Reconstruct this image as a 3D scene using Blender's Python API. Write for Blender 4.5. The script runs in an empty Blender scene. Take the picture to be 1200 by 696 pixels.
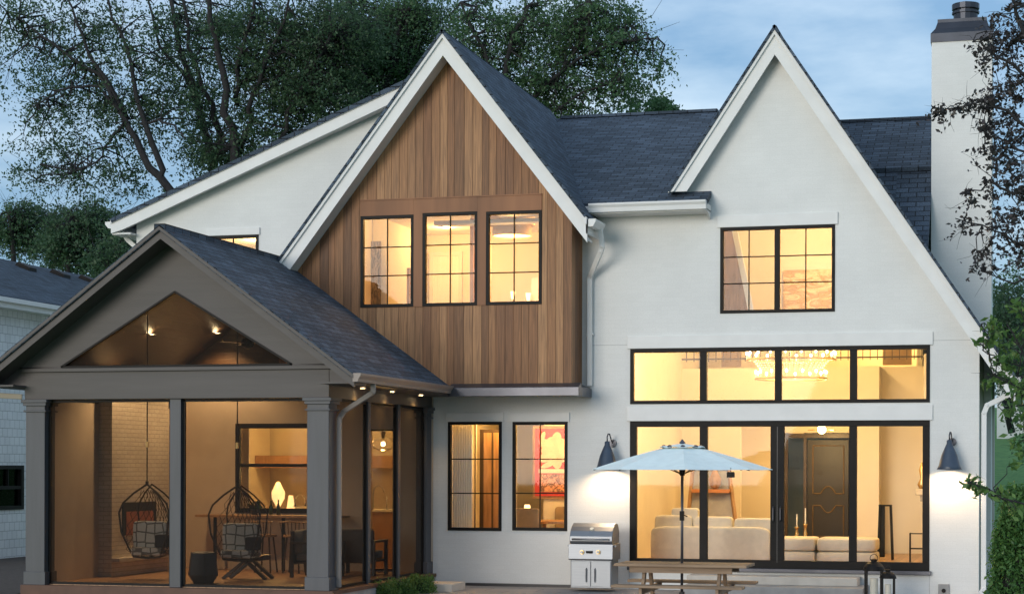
import bpy, math, random
import numpy as np
from mathutils import Vector, Matrix
random.seed(7); rng = np.random.default_rng(7)
SC = bpy.context.scene; COL = SC.collection
# ------------------------------------------------------------------ camera
F = 2220.0; TH = math.atan(.275); PH = .003
s_, c_ = math.sin(TH), math.cos(TH)
FW = Vector((-s_, c_, 0)); R0 = Vector((c_, s_, 0)); UP0 = Vector((0, 0, 1))
RT = R0*math.cos(PH)+UP0*math.sin(PH); UP = UP0*math.cos(PH)-R0*math.sin(PH)
CAM = Vector((4.18, -32.66, 2.13)); U0, V0 = 600., 547.
cd = bpy.data.cameras.new('camera'); cam = bpy.data.objects.new('camera', cd); COL.objects.link(cam)
cam.matrix_world = Matrix(((RT.x, UP.x, -FW.x, CAM.x), (RT.y, UP.y, -FW.y, CAM.y), (RT.z, UP.z, -FW.z, CAM.z), (0, 0, 0, 1)))
cd.sensor_width = 36; cd.lens = F/1200*36; cd.shift_y = (V0-348)/1200; cd.clip_end = 3000; cd.clip_start = .5
SC.camera = cam
def W(u, v, y):                      # a point of the photograph taken back to the plane y = const
    d = FW*F+RT*(u-U0)-UP*(v-V0); return CAM+d*((y-CAM.y)/d.y)
def WX(u, v, x):
    d = FW*F+RT*(u-U0)-UP*(v-V0); return CAM+d*((x-CAM.x)/d.x)
def X(u, y): return W(u, V0, y).x
def Z(u, v, y): return W(u, v, y).z
def RC(u0, v0, u1, v1, y):           # rectangle (x0, x1, z0, z1) on the plane y
    a, b, c, d = W(u0, v0, y), W(u1, v0, y), W(u0, v1, y), W(u1, v1, y)
    return ((a.x+c.x)/2, (b.x+d.x)/2, (c.z+d.z)/2, (a.z+b.z)/2)
# ------------------------------------------------------------------ sky, sun, exposure
SUN_EL, SUN_AZ = math.radians(7), math.radians(198)
w = bpy.data.worlds.new('World'); SC.world = w; w.use_nodes = True
nt = w.node_tree; nt.nodes.clear(); N = nt.nodes.new; L = nt.links.new
out = N('ShaderNodeOutputWorld'); bg = N('ShaderNodeBackground'); sky = N('ShaderNodeTexSky')
sky.sky_type = 'NISHITA'; sky.sun_disc = False; sky.sun_elevation = SUN_EL; sky.sun_rotation = SUN_AZ
sky.air_density = 1.3; sky.dust_density = 1.0; sky.ozone_density = 3.5
tc = N('ShaderNodeTexCoord'); mp = N('ShaderNodeMapping'); mp.inputs['Scale'].default_value = (1, 1, 3.2)
nz = N('ShaderNodeTexNoise'); nz.inputs['Scale'].default_value = 5.5; nz.inputs['Detail'].default_value = 7; nz.inputs['Roughness'].default_value = .55
cr = N('ShaderNodeValToRGB'); cr.color_ramp.elements[0].position = .36; cr.color_ramp.elements[1].position = .64
L(tc.outputs['Generated'], mp.inputs[0]); L(mp.outputs[0], nz.inputs['Vector']); L(nz.outputs[0], cr.inputs[0])
tint = N('ShaderNodeMix'); tint.data_type = 'RGBA'; tint.blend_type = 'MULTIPLY'; tint.inputs[0].default_value = 1
L(sky.outputs[0], tint.inputs[6]); tint.inputs[7].default_value = (.58, .82, 1.08, 1)
cl = N('ShaderNodeMix'); cl.data_type = 'RGBA'; cl.inputs[0].default_value = .80; L(tint.outputs[2], cl.inputs[6]); L(cr.outputs[0], cl.inputs[7])
cr.color_ramp.elements[0].color = (.95, 1.5, 2.2, 1); cr.color_ramp.elements[1].color = (2.45, 2.9, 3.3, 1)
L(cl.outputs[2], bg.inputs[0]); bg.inputs[1].default_value = .15; L(bg.outputs[0], out.inputs[0])
sl = bpy.data.lights.new('sun', 'SUN'); so = bpy.data.objects.new('sun', sl); COL.objects.link(so)
sl.energy = .85; sl.angle = math.radians(25); sl.color = (1, .93, .84)
# the lamp stands where the sky's sun stands: behind the viewer, a little to the left
sd = Vector((math.sin(SUN_AZ)*math.cos(SUN_EL), math.cos(SUN_AZ)*math.cos(SUN_EL), math.sin(SUN_EL)))
so.rotation_euler = sd.to_track_quat('Z', 'Y').to_euler(); so.location = (0, -20, 20)
SC.view_settings.view_transform = 'Standard'; SC.view_settings.look = 'None'; SC.view_settings.exposure = 1.02; SC.view_settings.gamma = 1
SC.render.engine = 'CYCLES'; SC.cycles.use_denoising = True
SC.cycles.max_bounces = 7; SC.cycles.transparent_max_bounces = 24; SC.cycles.sample_clamp_indirect = 4; SC.cycles.caustics_reflective = False; SC.cycles.caustics_refractive = False
# ------------------------------------------------------------------ materials
def newmat(name):
    m = bpy.data.materials.new(name); m.use_nodes = True; t = m.node_tree; t.nodes.clear()
    o = t.nodes.new('ShaderNodeOutputMaterial'); b = t.nodes.new('ShaderNodeBsdfPrincipled'); t.links.new(b.outputs[0], o.inputs[0])
    return m, t, b, o
def C4(c): return (c[0], c[1], c[2], 1)
def plain(name, col, rough=.6, var=.12, scale=6, metal=0, bump=.0, bscale=60, coord='Object', stretch=(1, 1, 1)):
    m, t, b, o = newmat(name)
    tc = t.nodes.new('ShaderNodeTexCoord'); mp = t.nodes.new('ShaderNodeMapping'); mp.inputs['Scale'].default_value = stretch
    n = t.nodes.new('ShaderNodeTexNoise'); n.inputs['Scale'].default_value = scale; n.inputs['Detail'].default_value = 6
    t.links.new(tc.outputs[coord], mp.inputs[0]); t.links.new(mp.outputs[0], n.inputs['Vector'])
    r = t.nodes.new('ShaderNodeValToRGB'); r.color_ramp.elements[0].position = .3; r.color_ramp.elements[1].position = .7
    r.color_ramp.elements[0].color = C4([x*(1-var) for x in col]); r.color_ramp.elements[1].color = C4([min(1, x*(1+var)) for x in col])
    t.links.new(n.outputs[0], r.inputs[0]); t.links.new(r.outputs[0], b.inputs['Base Color'])
    b.inputs['Roughness'].default_value = rough; b.inputs['Metallic'].default_value = metal
    if bump:
        n2 = t.nodes.new('ShaderNodeTexNoise'); n2.inputs['Scale'].default_value = bscale; n2.inputs['Detail'].default_value = 4
        t.links.new(mp.outputs[0], n2.inputs['Vector'])
        bp = t.nodes.new('ShaderNodeBump'); bp.inputs['Strength'].default_value = bump; bp.inputs['Distance'].default_value = .01
        t.links.new(n2.outputs[0], bp.inputs['Height']); t.links.new(bp.outputs[0], b.inputs['Normal'])
    return m
def bricky(name, c1, c2, mortar, bw, rh, ms=.004, rough=.8, bump=.5, noise=.3, dist=.006, rot=0, big=.12, bias=0):
    m, t, b, o = newmat(name)
    tc = t.nodes.new('ShaderNodeTexCoord'); br = t.nodes.new('ShaderNodeTexBrick')
    mp = t.nodes.new('ShaderNodeMapping'); mp.inputs['Rotation'].default_value = (0, 0, rot)
    t.links.new(tc.outputs['UV'], mp.inputs[0]); t.links.new(mp.outputs[0], br.inputs['Vector'])
    br.inputs['Color1'].default_value = C4(c1); br.inputs['Color2'].default_value = C4(c2); br.inputs['Mortar'].default_value = C4(mortar)
    br.inputs['Scale'].default_value = 1; br.inputs['Mortar Size'].default_value = ms; br.inputs['Brick Width'].default_value = bw; br.inputs['Row Height'].default_value = rh
    br.inputs['Mortar Smooth'].default_value = .3; br.inputs['Bias'].default_value = bias
    n = t.nodes.new('ShaderNodeTexNoise'); n.inputs['Scale'].default_value = 45; n.inputs['Detail'].default_value = 5; t.links.new(mp.outputs[0], n.inputs['Vector'])
    n3 = t.nodes.new('ShaderNodeTexNoise'); n3.inputs['Scale'].default_value = .9; n3.inputs['Detail'].default_value = 5; t.links.new(mp.outputs[0], n3.inputs['Vector'])
    def mr(src, lo, hi):
        q = t.nodes.new('ShaderNodeMapRange'); q.inputs[1].default_value = .3; q.inputs[2].default_value = .7; q.inputs[3].default_value = lo; q.inputs[4].default_value = hi
        t.links.new(src, q.inputs[0]); return q.outputs[0]
    mu = t.nodes.new('ShaderNodeMath'); mu.operation = 'MULTIPLY'; t.links.new(mr(n.outputs[0], 1-noise, 1+noise), mu.inputs[0]); t.links.new(mr(n3.outputs[0], 1-big, 1+big), mu.inputs[1])
    vm = t.nodes.new('ShaderNodeVectorMath'); vm.operation = 'SCALE'; t.links.new(br.outputs['Color'], vm.inputs[0]); t.links.new(mu.outputs[0], vm.inputs['Scale'])
    t.links.new(vm.outputs[0], b.inputs['Base Color']); b.inputs['Roughness'].default_value = rough
    bp = t.nodes.new('ShaderNodeBump'); bp.inputs['Strength'].default_value = bump; bp.inputs['Distance'].default_value = dist
    h = t.nodes.new('ShaderNodeMath'); h.operation = 'MULTIPLY_ADD'; t.links.new(br.outputs['Fac'], h.inputs[0]); h.inputs[1].default_value = -1
    t.links.new(n.outputs[0], h.inputs[2]); t.links.new(h.outputs[0], bp.inputs['Height']); t.links.new(bp.outputs[0], b.inputs['Normal'])
    return m
def boards(name, cols, width, rough=.6, axis=0, grain=.25, gap=.05):
    """boards side by side along UV axis, each with its own tone and grain"""
    m, t, b, o = newmat(name)
    nn = t.nodes.new; ln = t.links.new
    tc = nn('ShaderNodeTexCoord'); sp = nn('ShaderNodeSeparateXYZ'); ln(tc.outputs['UV'], sp.inputs[0])
    a, c = sp.outputs[axis], sp.outputs[1-axis]
    wn = nn('ShaderNodeTexNoise'); wn.noise_dimensions = '1D'; wn.inputs['Scale'].default_value = 2.2; ln(a, wn.inputs['W'])
    sc = nn('ShaderNodeMath'); sc.operation = 'MULTIPLY_ADD'; ln(wn.outputs[0], sc.inputs[0]); sc.inputs[1].default_value = .9
    dv = nn('ShaderNodeMath'); dv.operation = 'DIVIDE'; ln(a, dv.inputs[0]); dv.inputs[1].default_value = width; ln(dv.outputs[0], sc.inputs[2])
    fl = nn('ShaderNodeMath'); fl.operation = 'FLOOR'; ln(sc.outputs[0], fl.inputs[0])
    fr = nn('ShaderNodeMath'); fr.operation = 'FRACT'; ln(sc.outputs[0], fr.inputs[0])
    wh = nn('ShaderNodeTexWhiteNoise'); wh.noise_dimensions = '1D'; ln(fl.outputs[0], wh.inputs['W'])
    rp = nn('ShaderNodeValToRGB'); rp.color_ramp.interpolation = 'LINEAR'
    while len(rp.color_ramp.elements) < len(cols): rp.color_ramp.elements.new(.5)
    for i, q in enumerate(cols): rp.color_ramp.elements[i].position = i/(len(cols)-1); rp.color_ramp.elements[i].color = C4(q)
    ln(wh.outputs[0], rp.inputs[0])
    cb = nn('ShaderNodeCombineXYZ'); m1 = nn('ShaderNodeMath'); m1.operation = 'MULTIPLY'; ln(a, m1.inputs[0]); m1.inputs[1].default_value = 38
    m2 = nn('ShaderNodeMath'); m2.operation = 'MULTIPLY'; ln(c, m2.inputs[0]); m2.inputs[1].default_value = 1.6
    ln(m1.outputs[0], cb.inputs[0]); ln(m2.outputs[0], cb.inputs[1]); ln(fl.outputs[0], cb.inputs[2])
    n = nn('ShaderNodeTexNoise'); n.inputs['Scale'].default_value = 1; n.inputs['Detail'].default_value = 5; n.inputs['Distortion'].default_value = .6; ln(cb.outputs[0], n.inputs['Vector'])
    mr = nn('ShaderNodeMapRange'); mr.inputs[1].default_value = .3; mr.inputs[2].default_value = .7; mr.inputs[3].default_value = 1-grain; mr.inputs[4].default_value = 1+grain; ln(n.outputs[0], mr.inputs[0])
    pp = nn('ShaderNodeMath'); pp.operation = 'PINGPONG'; ln(fr.outputs[0], pp.inputs[0]); pp.inputs[1].default_value = .5
    gp = nn('ShaderNodeMapRange'); gp.inputs[1].default_value = 0; gp.inputs[2].default_value = gap; gp.inputs[3].default_value = .3; gp.inputs[4].default_value = 1; ln(pp.outputs[0], gp.inputs[0])
    mu = nn('ShaderNodeMath'); mu.operation = 'MULTIPLY'; ln(mr.outputs[0], mu.inputs[0]); ln(gp.outputs[0], mu.inputs[1])
    vm = nn('ShaderNodeVectorMath'); vm.operation = 'SCALE'; ln(rp.outputs[0], vm.inputs[0]); ln(mu.outputs[0], vm.inputs['Scale'])
    ln(vm.outputs[0], b.inputs['Base Color']); b.inputs['Roughness'].default_value = rough
    bp = nn('ShaderNodeBump'); bp.inputs['Strength'].default_value = .6; bp.inputs['Distance'].default_value = .008; ln(gp.outputs[0], bp.inputs['Height']); ln(bp.outputs[0], b.inputs['Normal'])
    return m
def emit(name, col, k):
    m, t, b, o = newmat(name); b.inputs['Base Color'].default_value = C4(col); b.inputs['Emission Color'].default_value = C4(col); b.inputs['Emission Strength'].default_value = k; return m
def thin_glass(name, tint=(1, 1, 1), refl=.06):
    m, t, b, o = newmat(name); t.nodes.remove(b)
    tr = t.nodes.new('ShaderNodeBsdfTransparent'); tr.inputs[0].default_value = C4(tint); g = t.nodes.new('ShaderNodeBsdfGlossy'); g.inputs['Roughness'].default_value = .02
    fr = t.nodes.new('ShaderNodeFresnel'); fr.inputs[0].default_value = 1.22
    mx = t.nodes.new('ShaderNodeMixShader'); t.links.new(fr.outputs[0], mx.inputs[0]); t.links.new(tr.outputs[0], mx.inputs[1]); t.links.new(g.outputs[0], mx.inputs[2]); t.links.new(mx.outputs[0], o.inputs[0]); return m
def screen_mat(name, open_=.63):
    """woven insect screen: the flatter you look along it, the less it lets through"""
    m, t, b, o = newmat(name); b.inputs['Base Color'].default_value = (.028, .024, .021, 1); b.inputs['Roughness'].default_value = .9; b.inputs['Specular IOR Level'].default_value = .05
    tr = t.nodes.new('ShaderNodeBsdfTransparent'); lw = t.nodes.new('ShaderNodeNewGeometry'); d = t.nodes.new('ShaderNodeVectorMath'); d.operation = 'DOT_PRODUCT'
    t.links.new(lw.outputs['Normal'], d.inputs[0]); t.links.new(lw.outputs['Incoming'], d.inputs[1])
    ab = t.nodes.new('ShaderNodeMath'); ab.operation = 'ABSOLUTE'; t.links.new(d.outputs['Value'], ab.inputs[0])
    mxx = t.nodes.new('ShaderNodeMath'); mxx.operation = 'MAXIMUM'; t.links.new(ab.outputs[0], mxx.inputs[0]); mxx.inputs[1].default_value = .08
    iv = t.nodes.new('ShaderNodeMath'); iv.operation = 'DIVIDE'; iv.inputs[0].default_value = 1; t.links.new(mxx.outputs[0], iv.inputs[1])
    pw = t.nodes.new('ShaderNodeMath'); pw.operation = 'POWER'; pw.inputs[0].default_value = open_; t.links.new(iv.outputs[0], pw.inputs[1])
    mx = t.nodes.new('ShaderNodeMixShader'); t.links.new(pw.outputs[0], mx.inputs[0]); t.links.new(b.outputs[0], mx.inputs[1]); t.links.new(tr.outputs[0], mx.inputs[2]); t.links.new(mx.outputs[0], o.inputs[0]); return m
def leafmat(name, c1, c2, rough=.5, trans=.35):
    m, t, b, o = newmat(name); g = t.nodes.new('ShaderNodeNewGeometry'); r = t.nodes.new('ShaderNodeValToRGB')
    r.color_ramp.elements[0].color = C4(c1); r.color_ramp.elements[1].color = C4(c2); t.links.new(g.outputs['Random Per Island'], r.inputs[0]); t.links.new(r.outputs[0], b.inputs['Base Color'])
    b.inputs['Roughness'].default_value = rough
    tl = t.nodes.new('ShaderNodeBsdfTranslucent'); t.links.new(r.outputs[0], tl.inputs[0]); mx = t.nodes.new('ShaderNodeMixShader'); mx.inputs[0].default_value = trans
    t.links.new(b.outputs[0], mx.inputs[1]); t.links.new(tl.outputs[0], mx.inputs[2]); t.links.new(mx.outputs[0], o.inputs[0]); return m
M = {}
M['brickwhite'] = bricky('white painted brick', (.76, .755, .735), (.74, .735, .715), (.72, .715, .69), .21, .075, .003, .75, .25, .035, .003, big=.05)
M['trimwhite'] = plain('white trim paint', (.74, .735, .72), .5, .04, 3, bump=.05)
M['soffitwhite'] = plain('white soffit paint', (.7, .69, .67), .6, .04, 3)
M['cedar'] = boards('cedar boards', [(.13, .056, .022), (.26, .118, .046), (.31, .145, .058), (.39, .20, .088), (.20, .085, .033), (.28, .126, .048)], .15, .6, grain=.33)
M['cedartrim'] = plain('cedar trim', (.26, .11, .045), .6, .3, 2.5, bump=.1, stretch=(1, 1, .12))
M['cedarceil'] = boards('stained ceiling boards', [(.038, .018, .008), (.06, .029, .012), (.045, .022, .009)], .11, .45, axis=1)
M['shingle'] = bricky('slate blue shingles', (.034, .050, .072), (.078, .108, .150), (.008, .010, .014), .30, .14, .010, .85, .9, .45, .012, big=.2)
M['taupe'] = plain('taupe trim paint', (.080, .068, .064), .55, .12, 2, bump=.15, bscale=12, stretch=(.3, 1, 3))
M['taupepost'] = plain('grey post paint', (.070, .071, .080), .5, .12, 2.5, bump=.15, bscale=12, stretch=(3, 3, .3))
M['black'] = plain('black bronze frame', (.010, .008, .007), .55, .2, 8); M['black'].node_tree.nodes['Principled BSDF'].inputs['Specular IOR Level'].default_value = .2
M['zinc'] = plain('bronze zinc flashing', (.10, .10, .115), .35, .2, 2, metal=.7)
M['glass'] = thin_glass('window glass')
M['screen'] = screen_mat('insect screen'); M['sidescreen'] = screen_mat('side insect screen', .80)
M['plaster'] = plain('cream interior plaster', (.78, .70, .55), .85, .03, 2)
M['ceil'] = plain('interior ceiling paint', (.80, .76, .68), .9, .02, 2)
M['oak'] = boards('oak floor', [(.36, .2, .1), (.42, .25, .13), (.3, .17, .085)], .13, .35)
M['porchfloor'] = boards('porch floor boards', [(.38, .21, .11), (.45, .26, .14)], .13, .5)
M['tan'] = plain('tan painted porch wall', (.60, .49, .38), .8, .06, 3)
M['porchbrick'] = bricky('painted porch brick', (.66, .58, .48), (.60, .52, .43), (.44, .38, .31), .21, .075, .007, .85, .6, .08, .006)
M['fabric'] = plain('cream upholstery', (.62, .56, .46), .9, .06, 9, bump=.25, bscale=200)
M['wood'] = plain('weathered teak', (.30, .20, .125), .7, .3, 5, bump=.25, bscale=25, stretch=(.25, 4, 4))
M['darkwood'] = plain('dark stained wood', (.055, .034, .022), .4, .25, 5, stretch=(4, 4, .5))
M['doorwood'] = plain('black brown door', (.011, .007, .005), .5, .2, 5, stretch=(4, 4, .5))
M['warmwood'] = plain('warm oak furniture', (.36, .2, .09), .5, .25, 5, stretch=(4, 4, .5))
M['steel'] = plain('brushed stainless steel', (.30, .31, .33), .5, .08, 30, metal=1, stretch=(.1, 1, 8))
M['lampblue'] = plain('slate blue enamel', (.045, .065, .10), .35, .15, 5)
M['lampwhite'] = plain('white enamel', (.8, .8, .78), .4, .02, 5)
M['brass'] = plain('brass', (.6, .42, .18), .3, .1, 20, metal=1)
M['canvas'] = plain('pale blue canvas', (.80, .89, .87), .85, .04, 8, bump=.15, bscale=90)
M['concrete'] = plain('grey concrete', (.34, .33, .32), .85, .15, 5, bump=.3, bscale=40)
M['limestone'] = plain('limestone', (.55, .5, .44), .8, .1, 4, bump=.2)
M['paving'] = bricky('bluestone paving', (.30, .29, .29), (.24, .235, .24), (.12, .12, .12), .9, .6, .01, .8, .3, .12)
M['bark'] = plain('tree bark', (.022, .021, .022), .95, .35, 9, bump=.7, bscale=18, stretch=(3, 3, .6))
M['rattan'] = plain('dark rattan', (.045, .03, .02), .6, .3, 20)
M['siding'] = bricky('white shingle siding', (.78, .80, .82), (.72, .74, .76), (.35, .37, .39), .22, .2, .006, .8, .6, .07, .012, big=.08)
M['asphalt'] = plain('asphalt', (.1, .1, .105), .9, .15, 3)
M['white'] = emit('warm bulb', (1, .72, .36), 30)
M['bulb'] = emit('chandelier bulb', (1, .72, .36), 14)
M['bulbsoft'] = emit('frosted lamp and vase glow', (1, .62, .26), 1.6)
M['crystal'] = emit('lit crystal', (1, .70, .36), .9)
M['candle'] = plain('ivory candle', (.75, .72, .62), .5, .03, 5)
M['curtain'] = plain('white curtain', (.85, .80, .70), .9, .05, 2, stretch=(20, 20, .3))
M['bottle'] = plain('dark green bottle glass', (.02, .05, .02), .1, .1, 5)
M['potdark'] = plain('charcoal ceramic', (.05, .045, .045), .5, .1, 6)
M['cloth'] = plain('lamp shade linen', (.55, .38, .2), .8, .05, 30)
def lattice():
    m, t, b, o = newmat('lattice cushion fabric'); nn = t.nodes.new; ln = t.links.new
    tc = nn('ShaderNodeTexCoord'); v = nn('ShaderNodeTexVoronoi'); v.feature = 'DISTANCE_TO_EDGE'; v.inputs['Scale'].default_value = 6; v.inputs['Randomness'].default_value = .25
    ln(tc.outputs['Object'], v.inputs['Vector']); r = nn('ShaderNodeValToRGB'); r.color_ramp.elements[0].position = .05; r.color_ramp.elements[1].position = .09
    r.color_ramp.elements[0].color = (.2, .17, .14, 1); r.color_ramp.elements[1].color = (.72, .66, .56, 1); ln(v.outputs[0], r.inputs[0]); ln(r.outputs[0], b.inputs['Base Color']); b.inputs['Roughness'].default_value = .9; return m
M['lattice'] = lattice()
def ramp_noise(name, cols, scale, stretch=(1, 1, 1), rough=.7, dist=1.5, pos=None):
    m, t, b, o = newmat(name); nn = t.nodes.new; ln = t.links.new
    tc = nn('ShaderNodeTexCoord'); mp = nn('ShaderNodeMapping'); mp.inputs['Scale'].default_value = stretch; n = nn('ShaderNodeTexNoise'); n.inputs['Scale'].default_value = scale; n.inputs['Distortion'].default_value = dist; n.inputs['Detail'].default_value = 5
    ln(tc.outputs['Object'], mp.inputs[0]); ln(mp.outputs[0], n.inputs['Vector']); r = nn('ShaderNodeValToRGB')
    while len(r.color_ramp.elements) < len(cols): r.color_ramp.elements.new(.5)
    for i, q in enumerate(cols): r.color_ramp.elements[i].position = (pos[i] if pos else .3+.4*i/(len(cols)-1)); r.color_ramp.elements[i].color = C4(q)
    ln(n.outputs[0], r.inputs[0]); ln(r.outputs[0], b.inputs['Base Color']); b.inputs['Roughness'].default_value = rough; return m
M['grass'] = ramp_noise('lawn grass', [(.05, .14, .03), (.08, .20, .045), (.12, .25, .06)], 2.5, rough=.9)
M['redart'] = plain('red painted canvas', (.55, .045, .035), .6, .25, 3)
M['pinkpaint'] = plain('pale pink brush paint', (.85, .55, .40), .6, .2, 6)
M['darkpaint'] = ramp_noise('ornament paint', [(.12, .05, .03), (.75, .35, .2), (.10, .04, .03), (.8, .5, .3)], 9, rough=.6)
M['artbrown'] = ramp_noise('abstract brown line painting', [(.35, .25, .15), (.10, .08, .06), (.42, .3, .18), (.12, .1, .07), (.4, .28, .16)], 2.5, (1.6, 1, .6), dist=3)
M['artland'] = ramp_noise('ochre landscape painting', [(.75, .5, .18), (.45, .25, .08), (.8, .6, .3), (.5, .3, .12)], 2.2, (.8, 1, 2.2), dist=2)
# ------------------------------------------------------------------ mesh helpers
ORG = {}
class MB:
    def __init__(s): s.v = []; s.f = []
    def poly(s, pts):
        n = len(s.v); s.v += [tuple(p) for p in pts]; s.f.append(tuple(range(n, n+len(pts)))); return s
    def box(s, x0, x1, y0, y1, z0, z1):
        x0, x1 = sorted((x0, x1)); y0, y1 = sorted((y0, y1)); z0, z1 = sorted((z0, z1))
        n = len(s.v); s.v += [(x, y, z) for z in (z0, z1) for (x, y) in ((x0, y0), (x1, y0), (x1, y1), (x0, y1))]
        s.f += [tuple(n+i for i in q) for q in ((3, 2, 1, 0), (4, 5, 6, 7), (0, 1, 5, 4), (1, 2, 6, 5), (2, 3, 7, 6), (3, 0, 4, 7))]; return s
    def ext(s, pts, vec):               # polygon extruded along vec
        n = len(s.v); k = len(pts); vec = Vector(vec); P = [Vector(p) for p in pts]
        s.v += [tuple(p) for p in P]+[tuple(p+vec) for p in P]
        nor = Vector((0, 0, 0))
        for i in range(k): nor += (P[i]-P[0]).cross(P[(i+1) % k]-P[0])
        fl = nor.dot(vec) > 0
        a = tuple(range(n, n+k)); b = tuple(range(n+k, n+2*k)); sides = [(n+i, n+(i+1) % k, n+k+(i+1) % k, n+k+i) for i in range(k)]
        if fl: s.f += [a[::-1], b]+sides
        else: s.f += [a, b[::-1]]+[q[::-1] for q in sides]
        return s
    def bar(s, a, b, w, h=None, up=(0, 0, 1)):
        h = h or w; a = Vector(a); b = Vector(b); d = (b-a).normalized(); up = Vector(up)
        if abs(d.dot(up)) > .98: up = Vector((0, 1, 0))
        sd = d.cross(up).normalized()*w/2; uu = sd.cross(d).normalized()*h/2
        return s.ext([a-sd-uu, a+sd-uu, a+sd+uu, a-sd+uu], b-a)
    def tube(s, pts, r, n=8, cap=True):
        P = [Vector(p) for p in pts]; rr = r if isinstance(r, (list, tuple)) else [r]*len(P); base = len(s.v); prev = None
        for i, p in enumerate(P):
            d = (P[min(i+1, len(P)-1)]-P[max(i-1, 0)]).normalized()
            if prev is None: a = Vector((0, 0, 1)) if abs(d.z) < .9 else Vector((1, 0, 0)); e = d.cross(a).normalized()
            else: e = (prev-d*prev.dot(d)).normalized()
            prev = e; g = d.cross(e)
            for k in range(n):
                t = 2*math.pi*k/n; s.v.append(tuple(p+(e*math.cos(t)+g*math.sin(t))*rr[i]))
        for i in range(len(P)-1):
            for k in range(n): s.f.append((base+i*n+k, base+i*n+(k+1) % n, base+(i+1)*n+(k+1) % n, base+(i+1)*n+k))
        if cap: s.f.append(tuple(base+k for k in range(n))[::-1]); s.f.append(tuple(base+(len(P)-1)*n+k for k in range(n)))
        return s
    def lathe(s, prof, c, n=20, ang0=0, cap=True):
        base = len(s.v)
        for (r, z) in prof:
            for k in range(n):
                t = 2*math.pi*k/n+ang0; s.v.append((c[0]+r*math.cos(t), c[1]+r*math.sin(t), c[2]+z))
        for i in range(len(prof)-1):
            for k in range(n): s.f.append((base+i*n+k, base+i*n+(k+1) % n, base+(i+1)*n+(k+1) % n, base+(i+1)*n+k))
        if cap and prof[0][0] > 1e-4: s.f.append(tuple(base+k for k in range(n))[::-1])
        if cap and prof[-1][0] > 1e-4: s.f.append(tuple(base+(len(prof)-1)*n+k for k in range(n)))
        return s
    def ball(s, c, r, n=12, sz=1):
        return s.lathe([(max(1e-5, r*math.sin(math.pi*i/8)), -r*sz*math.cos(math.pi*i/8)) for i in range(9)], c, n)
    def cushion(s, x0, x1, y0, y1, z0, z1, r=.06):
        # rounded box: superellipse shell
        cx, cy, cz = (x0+x1)/2, (y0+y1)/2, (z0+z1)/2; hx, hy, hz = abs(x1-x0)/2, abs(y1-y0)/2, abs(z1-z0)/2; base = len(s.v); nu, nv = 24, 12
        def sp(t, e): return math.copysign(abs(t)**e, t)
        for j in range(nv+1):
            ph = -math.pi/2+math.pi*j/nv
            for i in range(nu):
                th = 2*math.pi*i/nu; cp = sp(math.cos(ph), .2)
                s.v.append((cx+hx*cp*sp(math.cos(th), .16), cy+hy*cp*sp(math.sin(th), .16), cz+hz*sp(math.sin(ph), .3)))
        for j in range(nv):
            for i in range(nu): s.f.append((base+j*nu+i, base+j*nu+(i+1) % nu, base+(j+1)*nu+(i+1) % nu, base+(j+1)*nu+i))
        return s
    def wall(s, prof, zb, holes, y0, y1, axis='y'):
        """upright wall slab; prof = top outline [(x, z)...], holes = (x0, x1, z0, z1)"""
        xs = sorted(set([round(p[0], 5) for p in prof]+[round(h[i], 5) for h in holes for i in (0, 1) if prof[0][0] < h[i] < prof[-1][0]]))
        def top(x):
            for a, b in zip(prof, prof[1:]):
                if a[0]-1e-4 <= x <= b[0]+1e-4: return a[1]+(b[1]-a[1])*((x-a[0])/(b[0]-a[0]) if b[0] > a[0] else 0)
        def pt(x, y, z): return (x, y, z) if axis == 'y' else (y, x, z)
        for a, b in zip(xs, xs[1:]):
            if b-a < 1e-5: continue
            m_ = (a+b)/2; hs = sorted([(h[2], h[3]) for h in holes if h[0] < m_ < h[1]]); z = zb
            for (h0, h1) in hs:
                if h0 > z: s.ext([pt(a, y0, z), pt(b, y0, z), pt(b, y0, h0), pt(a, y0, h0)], Vector(pt(0, y1-y0, 0)))
                z = h1
            s.ext([pt(a, y0, z), pt(b, y0, z), pt(b, y0, top(b)), pt(a, y0, top(a))], Vector(pt(0, y1-y0, 0)))
        return s
    def build(s, name, mat, parent=None, smooth=False, bevel=0, **tags):
        V = np.array(s.v, dtype=float)
        if parent is not None: o3 = ORG[parent.name]
        else: o3 = Vector(((V[:, 0].min()+V[:, 0].max())/2, (V[:, 1].min()+V[:, 1].max())/2, V[:, 2].min()))
        V = V-np.array(o3)
        me = bpy.data.meshes.new(name); me.from_pydata(V.tolist(), [], s.f); me.update()
        uvl = me.uv_layers.new(name='UVMap'); data = np.zeros(len(me.loops)*2); Vw = np.array(s.v)
        li = 0
        for p in me.polygons:
            n = p.normal
            if abs(n.z) > .98: t, b = Vector((1, 0, 0)), Vector((0, 1, 0))
            else: t = Vector((0, 0, 1)).cross(n).normalized(); b = n.cross(t)
            for k in p.loop_indices:
                q = Vector(Vw[me.loops[k].vertex_index]); data[2*k] = q.dot(t); data[2*k+1] = q.dot(b)
        uvl.data.foreach_set('uv', data)
        if isinstance(mat, str): mat = M[mat]
        me.materials.append(mat)
        if smooth: me.polygons.foreach_set('use_smooth', [True]*len(me.polygons))
        o = bpy.data.objects.new(name, me); COL.objects.link(o)
        if parent is not None: o.parent = parent
        else: o.location = o3
        ORG[o.name] = Vector(o3)
        if bevel:
            bv = o.modifiers.new('bevel', 'BEVEL'); bv.width = bevel; bv.segments = 2; bv.limit_method = 'ANGLE'
        for k, v in tags.items(): o[k] = v
        return o
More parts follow.
